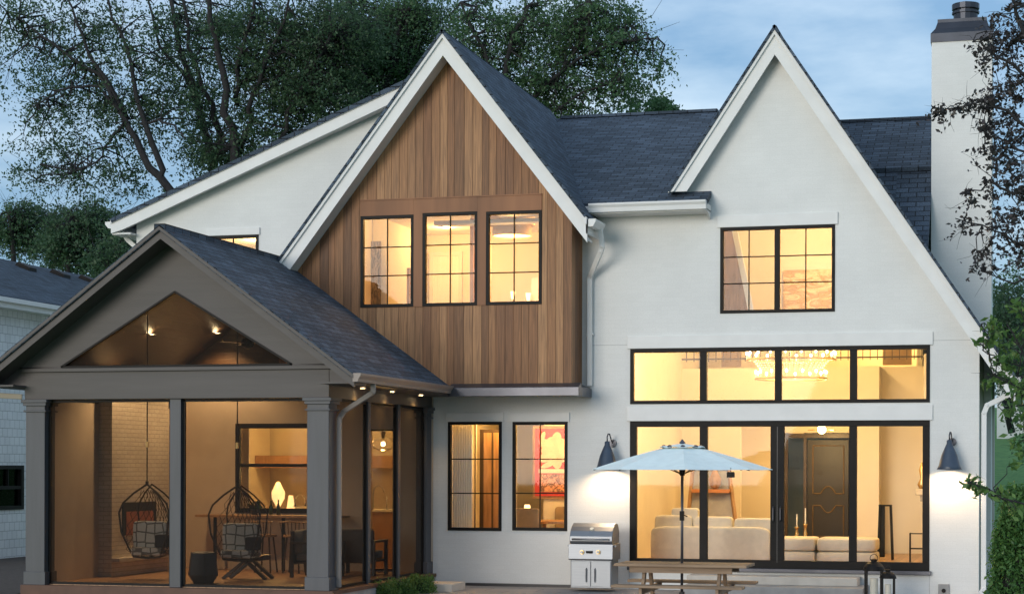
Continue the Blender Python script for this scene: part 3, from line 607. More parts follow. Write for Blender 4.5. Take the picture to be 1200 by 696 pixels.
# gable panel with the triangular screen opening
gy = PY-.0; g0, g1, g2 = W(72, 428, gy), W(205, 342, gy), W(342, 426, gy)
gi = pa.z-.16; gp = lambda x: gi-PS*abs(x-pa.x)
zb_ = hz1
tri = [(pa.x-(gi-zb_)/PS, zb_), (pa.x, gi), (pa.x+(gi-zb_)/PS, zb_)]
oa = (g1.x, g1.z); ol, orr = (g0.x, zb_+.02), (g2.x, zb_+.02)
gpn = MB()
for a, b, c, d in ((tri[0], tri[1], oa, ol), (tri[1], tri[2], orr, oa)):
    gpn.ext([(p[0], gy, p[1]) for p in (a, b, c, d)], (0, .08, 0))
gpn.box(tri[0][0], tri[2][0], gy, gy+.08, zb_, zb_+.02)
gpn.build('gable_panel', 'taupe', PT)
MB().ext([(ol[0]-.02, gy+.05, ol[1]-.01), (orr[0]+.02, gy+.05, orr[1]-.01), (oa[0], gy+.05, oa[1]+.02)], (0, .004, 0)).build('screen', 'screen', PT)
fr = MB()
for a, b in ((ol, oa), (oa, orr), (orr, ol)): fr.bar((a[0], gy+.0, a[1]), (b[0], gy+.0, b[1]), .03, .04, up=(0, 1, 0))
fr.build('screen_frame', 'black', PT)
# screens
def scr(p0, p1, z0, z1, parent=PT, mat='screen'):
    d = Vector((p1[0]-p0[0], p1[1]-p0[1], 0)).normalized(); n = Vector((-d.y, d.x, 0))*.003
    o = MB().ext([(p0[0], p0[1], z0), (p1[0], p1[1], z0), (p1[0], p1[1], z1), (p0[0], p0[1], z1)], n).build('screen', mat, parent)
    f = MB(); up = (-d.y, d.x, 0)
    for a, b in (((p0[0], p0[1], z1-.02), (p1[0], p1[1], z1-.02)), ((p0[0], p0[1], z0+.02), (p1[0], p1[1], z0+.02))): f.bar(a, b, .04, .04)
    for p in (p0, p1): f.bar((p[0], p[1], z0), (p[0], p[1], z1), .04, .04)
    f.build('screen_frame', 'black', o)
sy = PY+.14
scr((PX0+.36, sy), (mid0-.02, sy), pf+.02, hz0-.005); scr((mid1+.02, sy), (PX1-.38, sy), pf+.02, hz0-.005)
sx = PX1-.07
for a, b in ((ys_[0]+.03, ys_[1]-.08), (ys_[1]+.08, ys_[2]-.08), (ys_[2]+.08, ys_[3]-.02)): scr((sx, a), (sx, b), pf+.02, hz0-.005, mat='sidescreen')
# solid left wall with painted brick fireplace breast
xi = PX0+.2
MB().box(PX0+.05, xi, PY+.36, 0, pf, hz1).build('side_wall', 'tan', PT)
yb0, yb1 = WX(131, 600, xi+.25).y, WX(197, 600, xi+.25).y
fp = [WX(143, 606, xi+.25).y, WX(182, 606, xi+.25).y, WX(160, 626, xi+.25).z, WX(160, 588, xi+.25).z]
MB().wall([(yb0, hz1), (min(yb1, -.02), hz1)], pf, [], xi, xi+.25, axis='x').build('brick_breast', 'porchbrick', PT)
fo = MB().box(xi+.25, xi+.27, fp[0], fp[1], fp[2], fp[3]).build('wall_screen', 'black', PT)
MB().box(xi+.271, xi+.275, fp[0]+.12, fp[1]-.12, fp[2], fp[3]-.16).build('fire_panel', plain('rust panel', (.30, .08, .03), .5, .3, 3), fo)
MB().box(xi+.25, xi+.40, yb0, min(yb1, -.02), pf+.28, pf+.34).build('hearth', 'limestone', PT)
# vaulted board ceiling under the roof, roof slabs and rakes
apz = pa.z
for sg, xe, xin in ((1, pex, PX1), (-1, pexl, PX0)):
    zt = lambda x: apz-PS*abs(x-pa.x)
    slab('roof', (pa.x, RK-.04, apz+.0), (xe, RK-.04, zt(xe)), (xe, .02, zt(xe)), (pa.x, .02, apz), .07, parent=PT)
    slab('ceiling', (pa.x, PY+.09, apz-.22), (xin, PY+.09, zt(xin)-.22), (xin, -.003, zt(xin)-.22), (pa.x, -.003, apz-.22), .02, 'cedarceil', PT)
MB().box(pa.x-.09, pa.x+.09, RK-.04, -.0, apz-.07, apz+.02).build('ridge_cap', 'shingle', PT)
rake(pa.x, apz-.0, PS, pexl, pex, RK, w=.17, parent=PT, mat='taupe', smat='taupe', soff=.47, crown=.06)
for sg, xp in ((1, PX1), (-1, PX0)):
    ze_ = apz-PS*(pex-pa.x)-.15; xa = pa.x+sg*(gi-hz1)/PS; xb = pa.x+sg*(gi-ze_)/PS; x0_ = xp+sg*.006
    MB().ext([(x0_, gy+.004, hz1-.003), (xa, gy+.004, hz1-.003), (xb, gy+.004, ze_), (x0_, gy+.004, ze_)], (0, .06, 0)).build('eave_return', 'taupe', PT)
# back wall piece between ceiling and house wall is the house; right eave: fascia, gutter, soffit with two downlights
ze = apz-PS*(pex-pa.x)
gm = MB(); gm.ext([(pex-.01, RK-.04, ze), (pex+.12, RK-.04, ze), (pex+.12, RK-.04, ze-.03), (pex+.08, RK-.04, ze-.09), (pex+.07, RK-.04, ze-.13), (pex-.01, RK-.04, ze-.13)], (0, 4.75, 0)); gm.build('gutter', plain('taupe gutter', (.26, .21, .18), .45, .04, 3), PT)
MB().box(PX1, pex, RK+.1, -.02, ze-.15, ze-.12).build('soffit', 'taupe', PT)
zl = apz-PS*(pa.x-pexl)
MB().ext([(pexl+.01, RK-.04, zl), (pexl-.12, RK-.04, zl), (pexl-.12, RK-.04, zl-.03), (pexl-.08, RK-.04, zl-.09), (pexl-.07, RK-.04, zl-.13), (pexl+.01, RK-.04, zl-.13)], (0, 5.7, 0)).build('gutter', 'taupe', PT)
MB().box(pexl, PX0, RK+.1, -.02, zl-.15, zl-.12).build('soffit', 'taupe', PT)
gdp = plain('beige downspout', (.40, .33, .25), .45, .04, 3)
spout([(pexl-.05, RK+.2, zl-.1), (pexl-.05, RK+.2, zl-.22), (pexl-.0, RK+.25, zl-.27), (PX0-.05, PY-.03, zl-.30)], parent=PT, mat=gdp)
dp = plain('grey brown downspout', (.23, .2, .18), .45, .04, 3)
qx, qy = PX1+.06, PY+.30
e1 = WX(438, 455, pex+.04)
spout([(pex+.03, e1.y, ze-.1), (pex+.03, e1.y, ze-.26), (qx+.03, qy+.12, ze-.55), (qx, qy, ze-.66), (qx, qy, pf+.05)], parent=PT, mat=dp, w=.075)
# house wall above porch header between the two (closes the porch end wall)
MB().wall([(pa.x-2.6, 3.9), (pa.x-2.59, 3.9), (pa.x, apz-.3), (pa.x+2.59, 3.9), (pa.x+2.6, 3.9)], 3.86, [], -.03, -.004).build('end_panel', 'cedarceil', PT)
# lights of the porch
def downlight(loc, label, power=14, group='recessed downlights', r=.055, spot=110, color=GOLD, tilt=None):
    t = thing('recessed_light', loc, label, 'downlight', group)
    MB().lathe([(r, 0), (r+.018, 0), (r+.018, .012), (r, .012)], (loc[0], loc[1], loc[2]-.014), 16, cap=False).build('trim_ring', 'lampwhite', t)
    MB().lathe([(1e-5, 0), (r, 0), (r, .004), (1e-5, .004)], (loc[0], loc[1], loc[2]-.006), 16).build('lens', 'white', t)
    if power: lamp('light', t, (loc[0], loc[1], loc[2]-.04), power, color, .04, 'SPOT', (0, 0, 0) if not tilt else tilt, spot)
    return t
for i, (u, v) in enumerate(((176, 390), (253, 404))):
    yy = -2.2; p = W(u, v, yy); zc = apz-.245-PS*abs(p.x-pa.x)
    # solve depth so that the lamp sits on the sloping ceiling
    best = min(((abs((apz-.25-PS*abs(W(u, v, y).x-pa.x))-W(u, v, y).z), y) for y in np.linspace(-5.0, -.5, 200)), key=lambda q: q[0]); p = W(u, v, best[1]); p.z = apz-.255-PS*abs(p.x-pa.x); print('DL', p)
    downlight((p.x, p.y, p.z-.01), ('left' if i == 0 else 'right')+' of the two lit downlights in the porch ceiling', 0, spot=150, r=.085)
    cc = [o for o in COL.objects if o.name.startswith('recessed_light')][-1]
    lamp('light', cc, (p.x, p.y, p.z-.08), 210, (1, .64, .30), .06, 'SPOT', (0, 0, 0), 125, .7)
for i, yy in enumerate([WX(u, 600, PX1).y for u in (415, 450, 484)]):
    downlight((PX1+.14, yy, ze-.152), ('nearest', 'middle', 'farthest')[i]+' small downlight in the soffit over the porch side', 9, r=.04, group='soffit downlights')
# scallop lights washing the header: the same little lamps sit just behind the gutter
# ------------------------------------------------------------------ porch furniture
def arc(c, r, a0, a1, n, plane='xz'):
    return [(c[0]+r*math.cos(a0+(a1-a0)*i/n), c[1], c[2]+r*math.sin(a0+(a1-a0)*i/n)) for i in range(n+1)]
def hanging_chair(x, y, ztop, zceil, label, rz=0, sc=1):
    """egg shaped net chair: top knot at ztop, frame hoops, net of cords, cushion"""
    t = thing('hanging_chair', (x, y, ztop-1.25), label, 'hanging chair', 'hanging net chairs in the porch')
    w_ = .42; zb = ztop-1.22
    m = MB()
    hoop = [(0, ztop), (-.22, ztop-.15), (-.40, ztop-.32), (-.46, ztop-.48), (-.42, ztop-.80), (-.30, ztop-1.10), (-.24, zb), (0, zb-.02), (.24, zb), (.30, ztop-1.10), (.42, ztop-.80), (.46, ztop-.48), (.40, ztop-.32), (.22, ztop-.15), (0, ztop)]
    m.tube([(x+a, y-.18-.12*math.sin((ztop-b)/1.22*math.pi), b) for a, b in hoop], .017, 7)
    m.tube([(x+a*.8, y+.25*math.sin(min(1, (ztop-b)/1.22)*math.pi), b) for a, b in hoop], .014, 7)
    m.tube([(x, y-.2, zb-.02), (x, y+.25, zb+.03)], .014, 6).tube([(x-.24, y-.2, zb), (x-.2, y+.25, zb+.03)], .014, 6).tube([(x+.24, y-.2, zb), (x+.2, y+.25, zb+.03)], .014, 6)
    m.build('frame', 'rattan', t)
    nt_ = MB()
    # net: cords over the back bowl
    def bowl(a, b): # a -1..1 across, b 0..1 down
        ww = .46*math.sin(min(1, b*1.05+.02)*math.pi*.62)**.8 if b < .99 else .28
        z = ztop-1.2*b; return (x+a*ww, y-.18+(.50*(1-a*a)*math.sin(math.pi*min(1, b*.9+.05)))-.0, z)
    for k in range(-5, 6):
        nt_.tube([bowl((k+(.5 if j % 2 else 0))/6, j/12) for j in range(1, 13)], .0055, 4, False)
        nt_.tube([bowl((k-(.5 if j % 2 else 0))/6, j/12) for j in range(1, 13)], .0055, 4, False)
    nt_.build('net', 'rattan', t)
    MB().cushion(x-.31, x+.31, y-.1, y+.12, zb+.10, zb+.60).build('back_cushion', 'lattice', t, smooth=True)
    MB().cushion(x-.28, x+.28, y-.25, y+.2, zb+.02, zb+.16).build('seat_cushion', 'lattice', t, smooth=True)
    MB().cushion(x+.16, x+.4, y-.22, y-.08, zb+.16, zb+.38).build('throw_pillow', plain('black pillow', (.04, .03, .03), .9), t, smooth=True)
    MB().tube([(x, y-.18, ztop), (x, y-.18, zceil)], .010, 6).tube([(x, y-.18, ztop+.0), (x, y-.18, ztop+.05)], .028, 8).build('rope', 'rattan', t)
    MB().box(x-.02, x+.02, y-.2, y-.16, ztop+.62, ztop+.72).build('swivel_hook', 'brass', t)
    return t
hx = W(178, 567, -3.4); hanging_chair(hx.x, -3.4, hx.z, apz-.26-PS*abs(hx.x-pa.x), 'net chair hanging in the left screened bay, in front of the brick wall')
hx = W(283, 569, -3.4); hanging_chair(hx.x, -3.4, hx.z, apz-.26-PS*abs(hx.x-pa.x), 'net chair hanging in the right screened bay, in front of the bar counter')
# X-legged stool under the right chair
xx = W(290, 650, -2.9).x; st = thing('cross_leg_stool', (xx, -2.9, pf), 'low wooden stool with crossed legs beside the dark faceted side table', 'stool')
MB().cushion(xx-.34, xx+.36, -3.1, -2.7, pf+.34, pf+.44).build('seat', 'darkwood', st)
for yy in (-3.05, -2.75):
    MB().bar((xx-.38, yy, pf+.03), (xx+.05, yy, pf+.36), .07, .05).build('leg', 'darkwood', st)
    MB().bar((xx+.38, yy+.055, pf+.03), (xx-.02, yy+.055, pf+.36), .07, .05).build('leg', 'darkwood', st)
p = W(238, 680, -4.2); tag(MB().lathe([(.17, 0), (.27, .14), (.22, .5), (.14, .52)], (p.x, -4.2, pf+.02), 6).build('side_table', 'potdark', bevel=.01), 'dark faceted drum side table behind the porch screen', 'side table')
# bar counter, stools, bottles
bxa, bxb = X(230, -.5), X(400, -.5); cz0 = Z(300, 603, -.4)
bc = thing('bar_counter', ((bxa+bxb)/2, -.3, pf), 'long thin bar counter under the porch window', 'bar counter')
MB().box(bxa, bxb, -.55, -.05, cz0-.045, cz0).build('counter_top', 'warmwood', bc, bevel=.004)
for u in (253, 333): MB().box(X(u, -.4)-.025, X(u, -.4)+.025, -.45, -.4, pf, cz0-.045).build('bracket', 'black', bc)
first = None
for i, u in enumerate((312, 345, 372)):
    px = X(u, -.9); lab = ['leftmost wooden spindle bar stool at the porch counter', 'middle wooden spindle bar stool at the porch counter', 'rightmost spindle bar stool, half hidden by the corner post'][i]
    if first is None:
        t = first = thing('bar_stool', (px, -.9, pf), lab, 'bar stool', 'bar stools at the porch counter')
        MB().lathe([(1e-4, 0), (.19, 0), (.2, .02), (.19, .045), (1e-4, .045)], (px, -.9, pf+.66), 18).build('seat', 'warmwood', t)
        for a in range(4):
            q = math.pi/4+a*math.pi/2; MB().tube([(px+.22*math.cos(q), -.9+.22*math.sin(q), pf+.02), (px+.14*math.cos(q), -.9+.14*math.sin(q), pf+.66)], .016, 6).build('leg', 'darkwood', t)
        bk = MB()
        for a in np.linspace(-.16, .16, 6): bk.tube([(px+a, -1.08, pf+.70), (px+a*1.15, -1.12, pf+.93)], .008, 5)
        bk.build('spindles', 'darkwood', t); MB().tube([(px-.2, -1.10, pf+.93), (px, -1.14, pf+.95), (px+.2, -1.10, pf+.93)], .018, 6).build('top_rail', 'warmwood', t)
    else: copy_tree(first, (px, -.9, pf), lab)
for i, (u, h) in enumerate(((319, .26), (327.5, .28))):
    px = X(u, -.2); tag(MB().lathe([(.036, 0), (.037, h*.55), (.013, h*.75), (.013, h)], (px, -.25, cz0+.001), 12).build('bottle', 'bottle', smooth=True), ('shorter' if i == 0 else 'taller')+' green glass bottle standing on the porch counter', 'bottle', 'bottles on the counter')
px = X(298, -.25); pl = thing('potted_plant', (px, -.25, cz0), 'small dark potted plant on the porch counter beside the bottles', 'potted plant')
MB().lathe([(.05, 0), (.07, .08), (.07, .1)], (px, -.25, cz0), 12).build('pot', 'potdark', pl)
m = MB()
for k in range(60):
    a = random.uniform(0, 6.28); r = random.uniform(.02, .13); m.poly([(px, -.25, cz0+.09), (px+r*math.cos(a)-.015, -.25+r*.5*math.sin(a), cz0+.1+random.uniform(.02, .16)), (px+r*math.cos(a)*1.3+.01, -.25+r*.6*math.sin(a), cz0+.09+random.uniform(.02, .18))])
LD = leafmat('dark leaf', (.012, .03, .01), (.035, .07, .02)); m.build('foliage', LD, pl)
# armchair at the right, low lounge seats seen through the side screens
def lounge(x, y, rz, label):
    t = thing('lounge_chair', (0, 0, 0), label, 'lounge chair', 'dark framed lounge chairs in the porch')
    f = MB(); 
    for sx_ in (-.36, .36):
        for sy_ in (-.33, .33): f.box(sx_-.03, sx_+.03, sy_-.03, sy_+.03, 0, .6)
        f.box(sx_-.035, sx_+.035, -.36, .36, .58, .62)
    f.box(-.36, .36, -.36, -.31, .22, .28).box(-.36, .36, .31, .36, .22, .8).box(-.36, .36, -.33, .33, .24, .27)
    f.build('frame', 'darkwood', t, bevel=.006)
    MB().cushion(-.32, .32, -.33, .28, .28, .43).build('seat_cushion', plain('grey seat cushion', (.2, .18, .16), .9), t, smooth=True); MB().cushion(-.32, .32, .14, .32, .40, .82).build('back_cushion', plain('grey back cushion', (.2, .18, .16), .9), t, smooth=True)
    t.location = (x, y, pf+.02); t.rotation_euler.z = rz; return t
lc = lounge(W(372, 650, -1.9).x, -1.9, math.pi/2, 'dark lounge chair half hidden behind the thick corner post')
copy_tree(lc, (X(447, -.9)-.35, -1.0, pf+.02), 'dark lounge chair behind the side screens, near the glass door', rz=math.pi)
# ceiling fan
best = W(290, 402, -1.8); fx, fy, fzc = best.x, -1.8, best.z
fn = thing('ceiling_fan', (fx, fy, fzc-.12), 'dark three-blade ceiling fan hanging under the porch ceiling', 'ceiling fan')
zc = apz-.25-PS*abs(fx-pa.x)
MB().tube([(fx, fy, zc), (fx, fy, fzc+.05)], .014, 8).build('rod', 'black', fn)
MB().lathe([(.02, .1), (.09, .07), (.12, .0), (.10, -.06), (.03, -.1)], (fx, fy, fzc), 18).build('motor', 'black', fn, smooth=True)
for k in range(3):
    a = .12+k*2.094; d = Vector((math.cos(a), math.sin(a), 0)); MB().bar(Vector((fx, fy, fzc))+d*.1, Vector((fx, fy, fzc))+d*.62, .13, .012).build('blade', 'darkwood', fn)
# ------------------------------------------------------------------ interior lamps and furniture
def pendant_globe(p, label):
    t = thing('pendant_lamp', (p.x, p.y, p.z-.2), label, 'pendant lamp')
    MB().tube([(p.x, p.y, p.z+.12), (p.x, p.y, 3.29)], .006, 6).lathe([(.02, .12), (.05, .2), (.05, .32), (.02, .34)], tuple(p), 12).build('stem', 'zinc', t)
    MB().ball(tuple(p), .045, 12).build('bulb', 'bulb', t, smooth=True)
    MB().lathe([(.05, .14), (.15, .10), (.24, 0), (.2, -.08), (.1, -.12)], tuple(p), 20, cap=False).build('glass_shade', 'glass', t, smooth=True)
    lamp('light', t, (p.x, p.y, p.z-.16), 38, GOLD, .06); return t
pendant_globe(W(449, 520, 1.2), 'clear glass pendant lamp lit in the kitchen behind the porch side')
# kitchen run, faucet
kx0, kx1 = X(405, 1.6), -6.43; kz = Z(447, 597, 1.6)
kc = thing('kitchen_counter', ((kx0+kx1)/2, 1.9, .2), 'wood fronted kitchen counter seen through the porch door', 'kitchen counter'); MB().box(kx0, kx1, 1.6, 2.3, .2, kz-.04).build('cabinet', 'warmwood', kc); MB().box(kx0-.02, kx1, 1.57, 2.32, kz-.04, kz).build('counter_top', 'candle', kc)
q = W(443, 597, 1.8); tag(MB().tube([(q.x-.1, 1.8, kz), (q.x-.1, 1.8, kz+.30), (q.x-.07, 1.8, kz+.42), (q.x+.02, 1.8, kz+.47), (q.x+.10, 1.8, kz+.42), (q.x+.12, 1.8, kz+.33)], .014, 8).tube([(q.x+.18, 1.8, kz), (q.x+.18, 1.8, kz+.25)], .012, 8).build('faucet', 'steel', smooth=True), 'tall gooseneck faucet on the kitchen counter', 'faucet')
# kitchen things seen through porch window: shade lamp, jars, dark curtain edge
q = W(326, 600, 1.3); kt = tag(MB().box(q.x-.6, q.x+1.3, 1.0, 1.6, .2, Z(326, 601, 1.3)).build('kitchen_island', 'candle'), 'pale kitchen island behind the porch window', 'kitchen island'); kz2 = Z(326, 601, 1.3)
g = q.x; lm = thing('table_lamp', (g, 1.3, kz2), 'glowing round table lamp behind the porch window', 'table lamp')
MB().lathe([(.07, 0), (.09, .02), (.02, .05), (.05, .15), (.12, .28), (.13, .4), (.07, .52), (.03, .6)], (g, 1.3, kz2), 18).build('lamp_body', 'bulbsoft', lm, smooth=True)
lamp('light', lm, (g, 1.15, kz2+.75), 16, GOLD, .08)
g = X(341, 1.3); tag(MB().lathe([(.09, 0), (.08, .1), (.05, .28), (.04, .34)], (g, 1.3, kz2+.001), 14).build('vase', 'bulbsoft', smooth=True), 'small glowing white vase between the lamp and the cake stand', 'vase')  # vase is no lamp; its brightness is put in as emission
g = X(352, 1.3); cs = thing('cake_stand', (g, 1.3, kz2), 'glass domed cake stand at the right of the kitchen window', 'cake stand'); MB().lathe([(.1, 0), (.03, .03), (.03, .1), (.14, .12), (.14, .14)], (g, 1.3, kz2), 16).build('stand', 'candle', cs); MB().lathe([(.12, .14), (.12, .25), (.08, .33), (.02, .36), (.02, .40)], (g, 1.3, kz2), 16).build('dome', 'glass', cs, smooth=True)
MB().box(X(303, 3.8)-.3, X(303, 3.8), .6, 4.4, .2, 3.3).build('interior_wall', 'plaster', H); MB().box(X(303, 3.8), -6.45, 3.6, 4.4, 2.1, 2.35).build('kitchen_shelf', 'warmwood', H)
MB().box(X(292, .4)-.25, X(292, .4), .38, .42, .9, 3.2).build('curtain', 'curtain', H)
# unseen ceiling lights that stand for each lit room's lamps
def roomlight(x, y, z, power, label, color=WARM, size=.15):
    t = thing('recessed_light', (x, y, z), label, 'downlight', 'recessed downlights')
    MB().lathe([(1e-5, 0), (.07, 0), (.07, .01), (1e-5, .01)], (x, y, z-.012), 14).build('lens', 'white', t)
    lamp('light', t, (x, y, z-.18), power, color, size); return t
roomlight(-9.6, 2.6, 3.3, 75, 'unseen downlight in the kitchen ceiling behind the porch', GOLD)
roomlight(-5.4, 1.3, 3.35, 34, 'unseen downlight in the dining room ceiling near the left window', GOLD)
roomlight(-3.9, 1.6, 3.35, 32, 'unseen downlight in the dining room ceiling above the red painting', GOLD)
roomlight(-7.0, 3.0, 6.85, 17, 'unseen downlight in the bedroom ceiling at the left cedar bay window', GOLD)
roomlight(-5.75, 2.6, 6.85, 20, 'unseen downlight in the bedroom ceiling at the middle cedar bay window', GOLD)
roomlight(.4, 1.2, 6.95, 62, 'unseen downlight in the attic room ceiling', WARM)
roomlight(-10.2, 1.4, 6.5, 32, 'unseen downlight in the room behind the far left window', WARM)
roomlight(-1.9, 1.4, 4.66, 48, 'unseen downlight in the great room ceiling, left end', WARM)
roomlight(1.9, 1.4, 4.66, 48, 'unseen downlight in the great room ceiling, right end', WARM)
roomlight(-.6, 5.0, 5.95, 95, 'unseen downlight over the back half of the great room', WARM)
roomlight(1.2, 8.6, 6.1, 70, 'unseen downlight over the mezzanine', WARM)
roomlight(-4.4, 1.0, 6.85, 8, 'added downlight in the bedroom ceiling at the right cedar bay window', GOLD)  # extra light added to brighten the right bay window
roomlight(-7.05, .1, 6.85, 8, 'small added downlight in front of the narrow painting in the left cedar bay window', GOLD)  # light added only to brighten the narrow painting
# drum lamp in right cedar window
q = W(600, 276, .9); zt_ = Z(600, 262, .9); t = thing('drum_lamp', (q.x, .9, zt_-.6), 'two tiered linen drum lamp in the right cedar bay window', 'ceiling lamp')
MB().lathe([(.42, .0), (.42, .18)], (q.x, .9, zt_-.04), 32, cap=False).build('upper_shade', 'cloth', t, smooth=True)
MB().lathe([(.36, -.2), (.36, .0), (.42, .0)], (q.x, .9, zt_-.04), 32, cap=False).build('lower_shade', 'cloth', t, smooth=True)
MB().lathe([(1e-5, 0), (.35, 0)], (q.x, .9, zt_-.22), 32).build('diffuser', 'bulbsoft', t); MB().tube([(q.x, .9, zt_), (q.x, .9, 6.85)], .01, 6).build('stem', 'brass', t)
lamp('light', t, (q.x, .9, zt_-.5), 14, GOLD, .15)
# bedroom details
tag(MB().box(X(431.5, .75), X(445, .75), .75, .79, Z(437, 362, .75), Z(437, 283, .75)).build('wall_art', 'artbrown'), 'tall narrow abstract line painting in the left cedar bay window', 'painting')
iw = MB(); iw.box(-7.74, X(452, .8), .80, .92, 3.75, 6.84); iw.box(X(551, 1.2), X(573, 1.2), 1.2, 1.35, 3.75, 6.85); iw.build('interior_wall', 'plaster', H)
MB().box(X(456, 3.6), X(470, 3.6), 3.6, 3.66, 3.75, Z(460, 292, 3.6)).build('curtain', 'curtain', H)
MB().box(X(476, 1.5), X(479, 1.5), 1.5, 1.6, 3.75, Z(478, 314, 1.5)).box(X(550, 1.1), X(554, 1.1), 1.1, 1.2, 3.75, Z(552, 256, 1.1)).build('door_casing', 'warmwood', H)
MB().box(-5.0, -3.75, 2.6, 4.1, 6.0, 6.25).build('interior_soffit', 'ceil', H)
for i, (u, v, y) in enumerate(((601, 344, 1.8), (619, 346, 1.8))): 
    p = W(u, v, y); lab = ('left' if i == 0 else 'right')+' lit wall sconce low in the right cedar bay window'; t = thing('wall_sconce', (p.x, y, p.z), lab, 'sconce', 'sconces in the bedroom')
    MB().lathe([(.03, 0), (.05, .14)], (p.x, y, p.z-.1), 14).build('shade', 'bulbsoft', t)
MB().box(-4.97, -3.75, 1.95, 2.05, 3.75, 5.7).build('interior_wall', 'plaster', H)
MB().box(X(633, .2), X(634, .2)+.02, .15, .2, 4.9, 6.6).build('curtain', 'curtain', H)
for a, b, t0 in ((503, 541, 300),):
    f = MB(); yd = 4.16; xa, xb, zt0 = X(a, yd), X(b, yd), Z(520, t0, yd); f.box(xa, xa+.07, yd-.03, yd+.03, 3.75, zt0).box(xb-.07, xb, yd-.03, yd+.03, 3.75, zt0).box(xa, xb, yd-.03, yd+.03, zt0, zt0+.08); dd = f.build('door_casing', 'candle', H)
    MB().box(xa+.07, xb-.07, yd, yd+.02, 3.75, zt0).build('interior_door', 'curtain', H)
# attic room: slanted timber brace and landscape picture
bm_ = MB(); a, b = W(848, 290, 1.0), W(874, 362, 1.0); bm_.ext([(a.x-.15, 1.0, a.z+.45), (a.x+.12, 1.0, a.z+.45), (b.x+.10, 1.0, b.z-.2), (b.x-.75, 1.0, b.z-.2)], (0, .06, 0)); bm_.build('sloping_cupboard_panel', 'warmwood', H)
MB().bar((a.x+.17, .98, a.z+.45), (b.x+.13, .98, b.z-.2), .1, .05, up=(0, 1, 0)).build('sloping_trim', 'candle', H)
tag(MB().box(X(917, 3), X(976, 3), 3.02, 3.07, Z(940, 368, 3), Z(940, 316, 3)).build('wall_art', 'artland'), 'wide ochre landscape painting in the upper gable window', 'painting')
# dining room: red flower painting, chairs, table, dark cabinet, curtain
ax0, ax1 = X(627, 2.6), X(668, 2.6); az0, az1 = Z(645, 581, 2.6), Z(645, 502, 2.6)
MB().box(-4.9, -3.25, 2.65, 2.75, fz, 3.35).build('interior_wall', 'plaster', H)
ar_ = thing('wall_art', ((ax0+ax1)/2, 2.62, az0), 'large red painting of a pale flower over a patterned vase, in the lower right window', 'painting')
MB().box(ax0-.05, ax1+.05, 2.61, 2.648, az0-.05, az1+.05).build('picture_frame', 'warmwood', ar_); MB().box(ax0, ax1, 2.595, 2.61, az0, az1).build('canvas', 'redart', ar_)
def petal(m, c, a, r, w):
    pts = []
    for k in range(14):
        t = 2*math.pi*k/14; rr, ww = r*.5*(1-math.cos(t)), w*math.sin(t)*(.6+.4*math.sin(t/2)); pts.append((c[0]+rr*math.cos(a)-ww*math.sin(a), c[1], c[2]+rr*math.sin(a)+ww*math.cos(a)))
    return m.poly(pts)
fm_ = MB(); cpt = ((ax0*.42+ax1*.58), 2.59, az1-.42)
for k in range(11): petal(fm_, (cpt[0], 2.592-.0006*k, cpt[2]), k*.571+.3, .36-.08*(k % 2), .11)
petal(fm_, (ax0+.12, 2.585, az1-.75), .4, .3, .06); petal(fm_, (ax0+.1, 2.584, az1-.3), 1.2, .26, .05)
fm_.build('flower', 'pinkpaint', ar_)
MB().box(ax0+.1, ax1-.02, 2.586, 2.594, az0+.08, az0+.42).build('vase_pattern', 'darkpaint', ar_)
MB().box(ax0+.08, ax1-.02, 2.580, 2.585, az0+.44, az0+.52).build('pale_band', 'candle', ar_)  # pale strip across the canvas above the vase pattern
dt = thing('dining_table', (X(650, 1.8), 1.8, fz), 'wooden dining table behind the lower right window', 'dining table'); tx = X(655, 1.8)
MB().box(tx-.45, tx+.6, 1.3, 2.3, fz+.70, fz+.75).build('tabletop', 'warmwood', dt, bevel=.004)
for a in (-.38, .5):
    for b in (1.36, 2.22): MB().box(tx+a-.03, tx+a+.03, b-.03, b+.03, fz, fz+.7).build('leg', 'warmwood', dt)
def dchair(x, y, rz, label):
    t = thing('dining_chair', (0, 0, 0), label, 'dining chair', 'dining chairs')
    MB().cushion(-.22, .22, -.24, .2, .42, .5).build('seat', 'fabric', t, smooth=True); MB().cushion(-.24, .24, -.27, -.20, .5, 1.0).build('backrest', plain('taupe chair back', (.30, .22, .14), .8), t, smooth=True)
    for a in (-.19, .19):
        for b in (-.2, .17): MB().box(a-.02, a+.02, b-.02, b+.02, 0, .43).build('leg', 'darkwood', t)
    t.location = (x, y, fz); t.rotation_euler.z = rz; return t
d0 = dchair(X(620, 1.0), 1.1, 0, 'upholstered dining chair with its back to the lower right window')
copy_tree(d0, (X(660, 2.2), 2.3, fz), 'dining chair on the far side of the dining table', rz=math.pi)
dc = thing('display_cabinet', (X(575, 1.6), 1.6, fz), 'tall dark cabinet in the lower left window', 'cabinet')
MB().box(X(564, 1.6), X(592, 1.6), 1.5, 2.0, fz, Z(575, 503, 1.6)).build('carcass', 'darkwood', dc); MB().box(X(567, 1.5), X(576, 1.5), 1.485, 1.498, fz+.3, Z(575, 507, 1.6)).box(X(578.5, 1.5), X(590, 1.5), 1.485, 1.498, fz+.3, Z(575, 507, 1.6)).build('cabinet_door', 'warmwood', dc)
MB().box(X(528, 1.5), X(562, 1.5), 1.2, 1.3, fz, 3.35).build('interior_wall', 'plaster', H)
cw = MB()
for k in range(9): cw.tube([(X(530, .5)+k*.045, .5, fz), (X(530, .5)+k*.045, .5, 3.1)], .03, 8)
cw.build('curtain', 'curtain', H, smooth=True)
q = W(612, 592, 1.2); t = thing('table_lamp', (q.x, 1.4, fz+.75), 'small bright lamp between the dining chair and the red painting', 'table lamp')
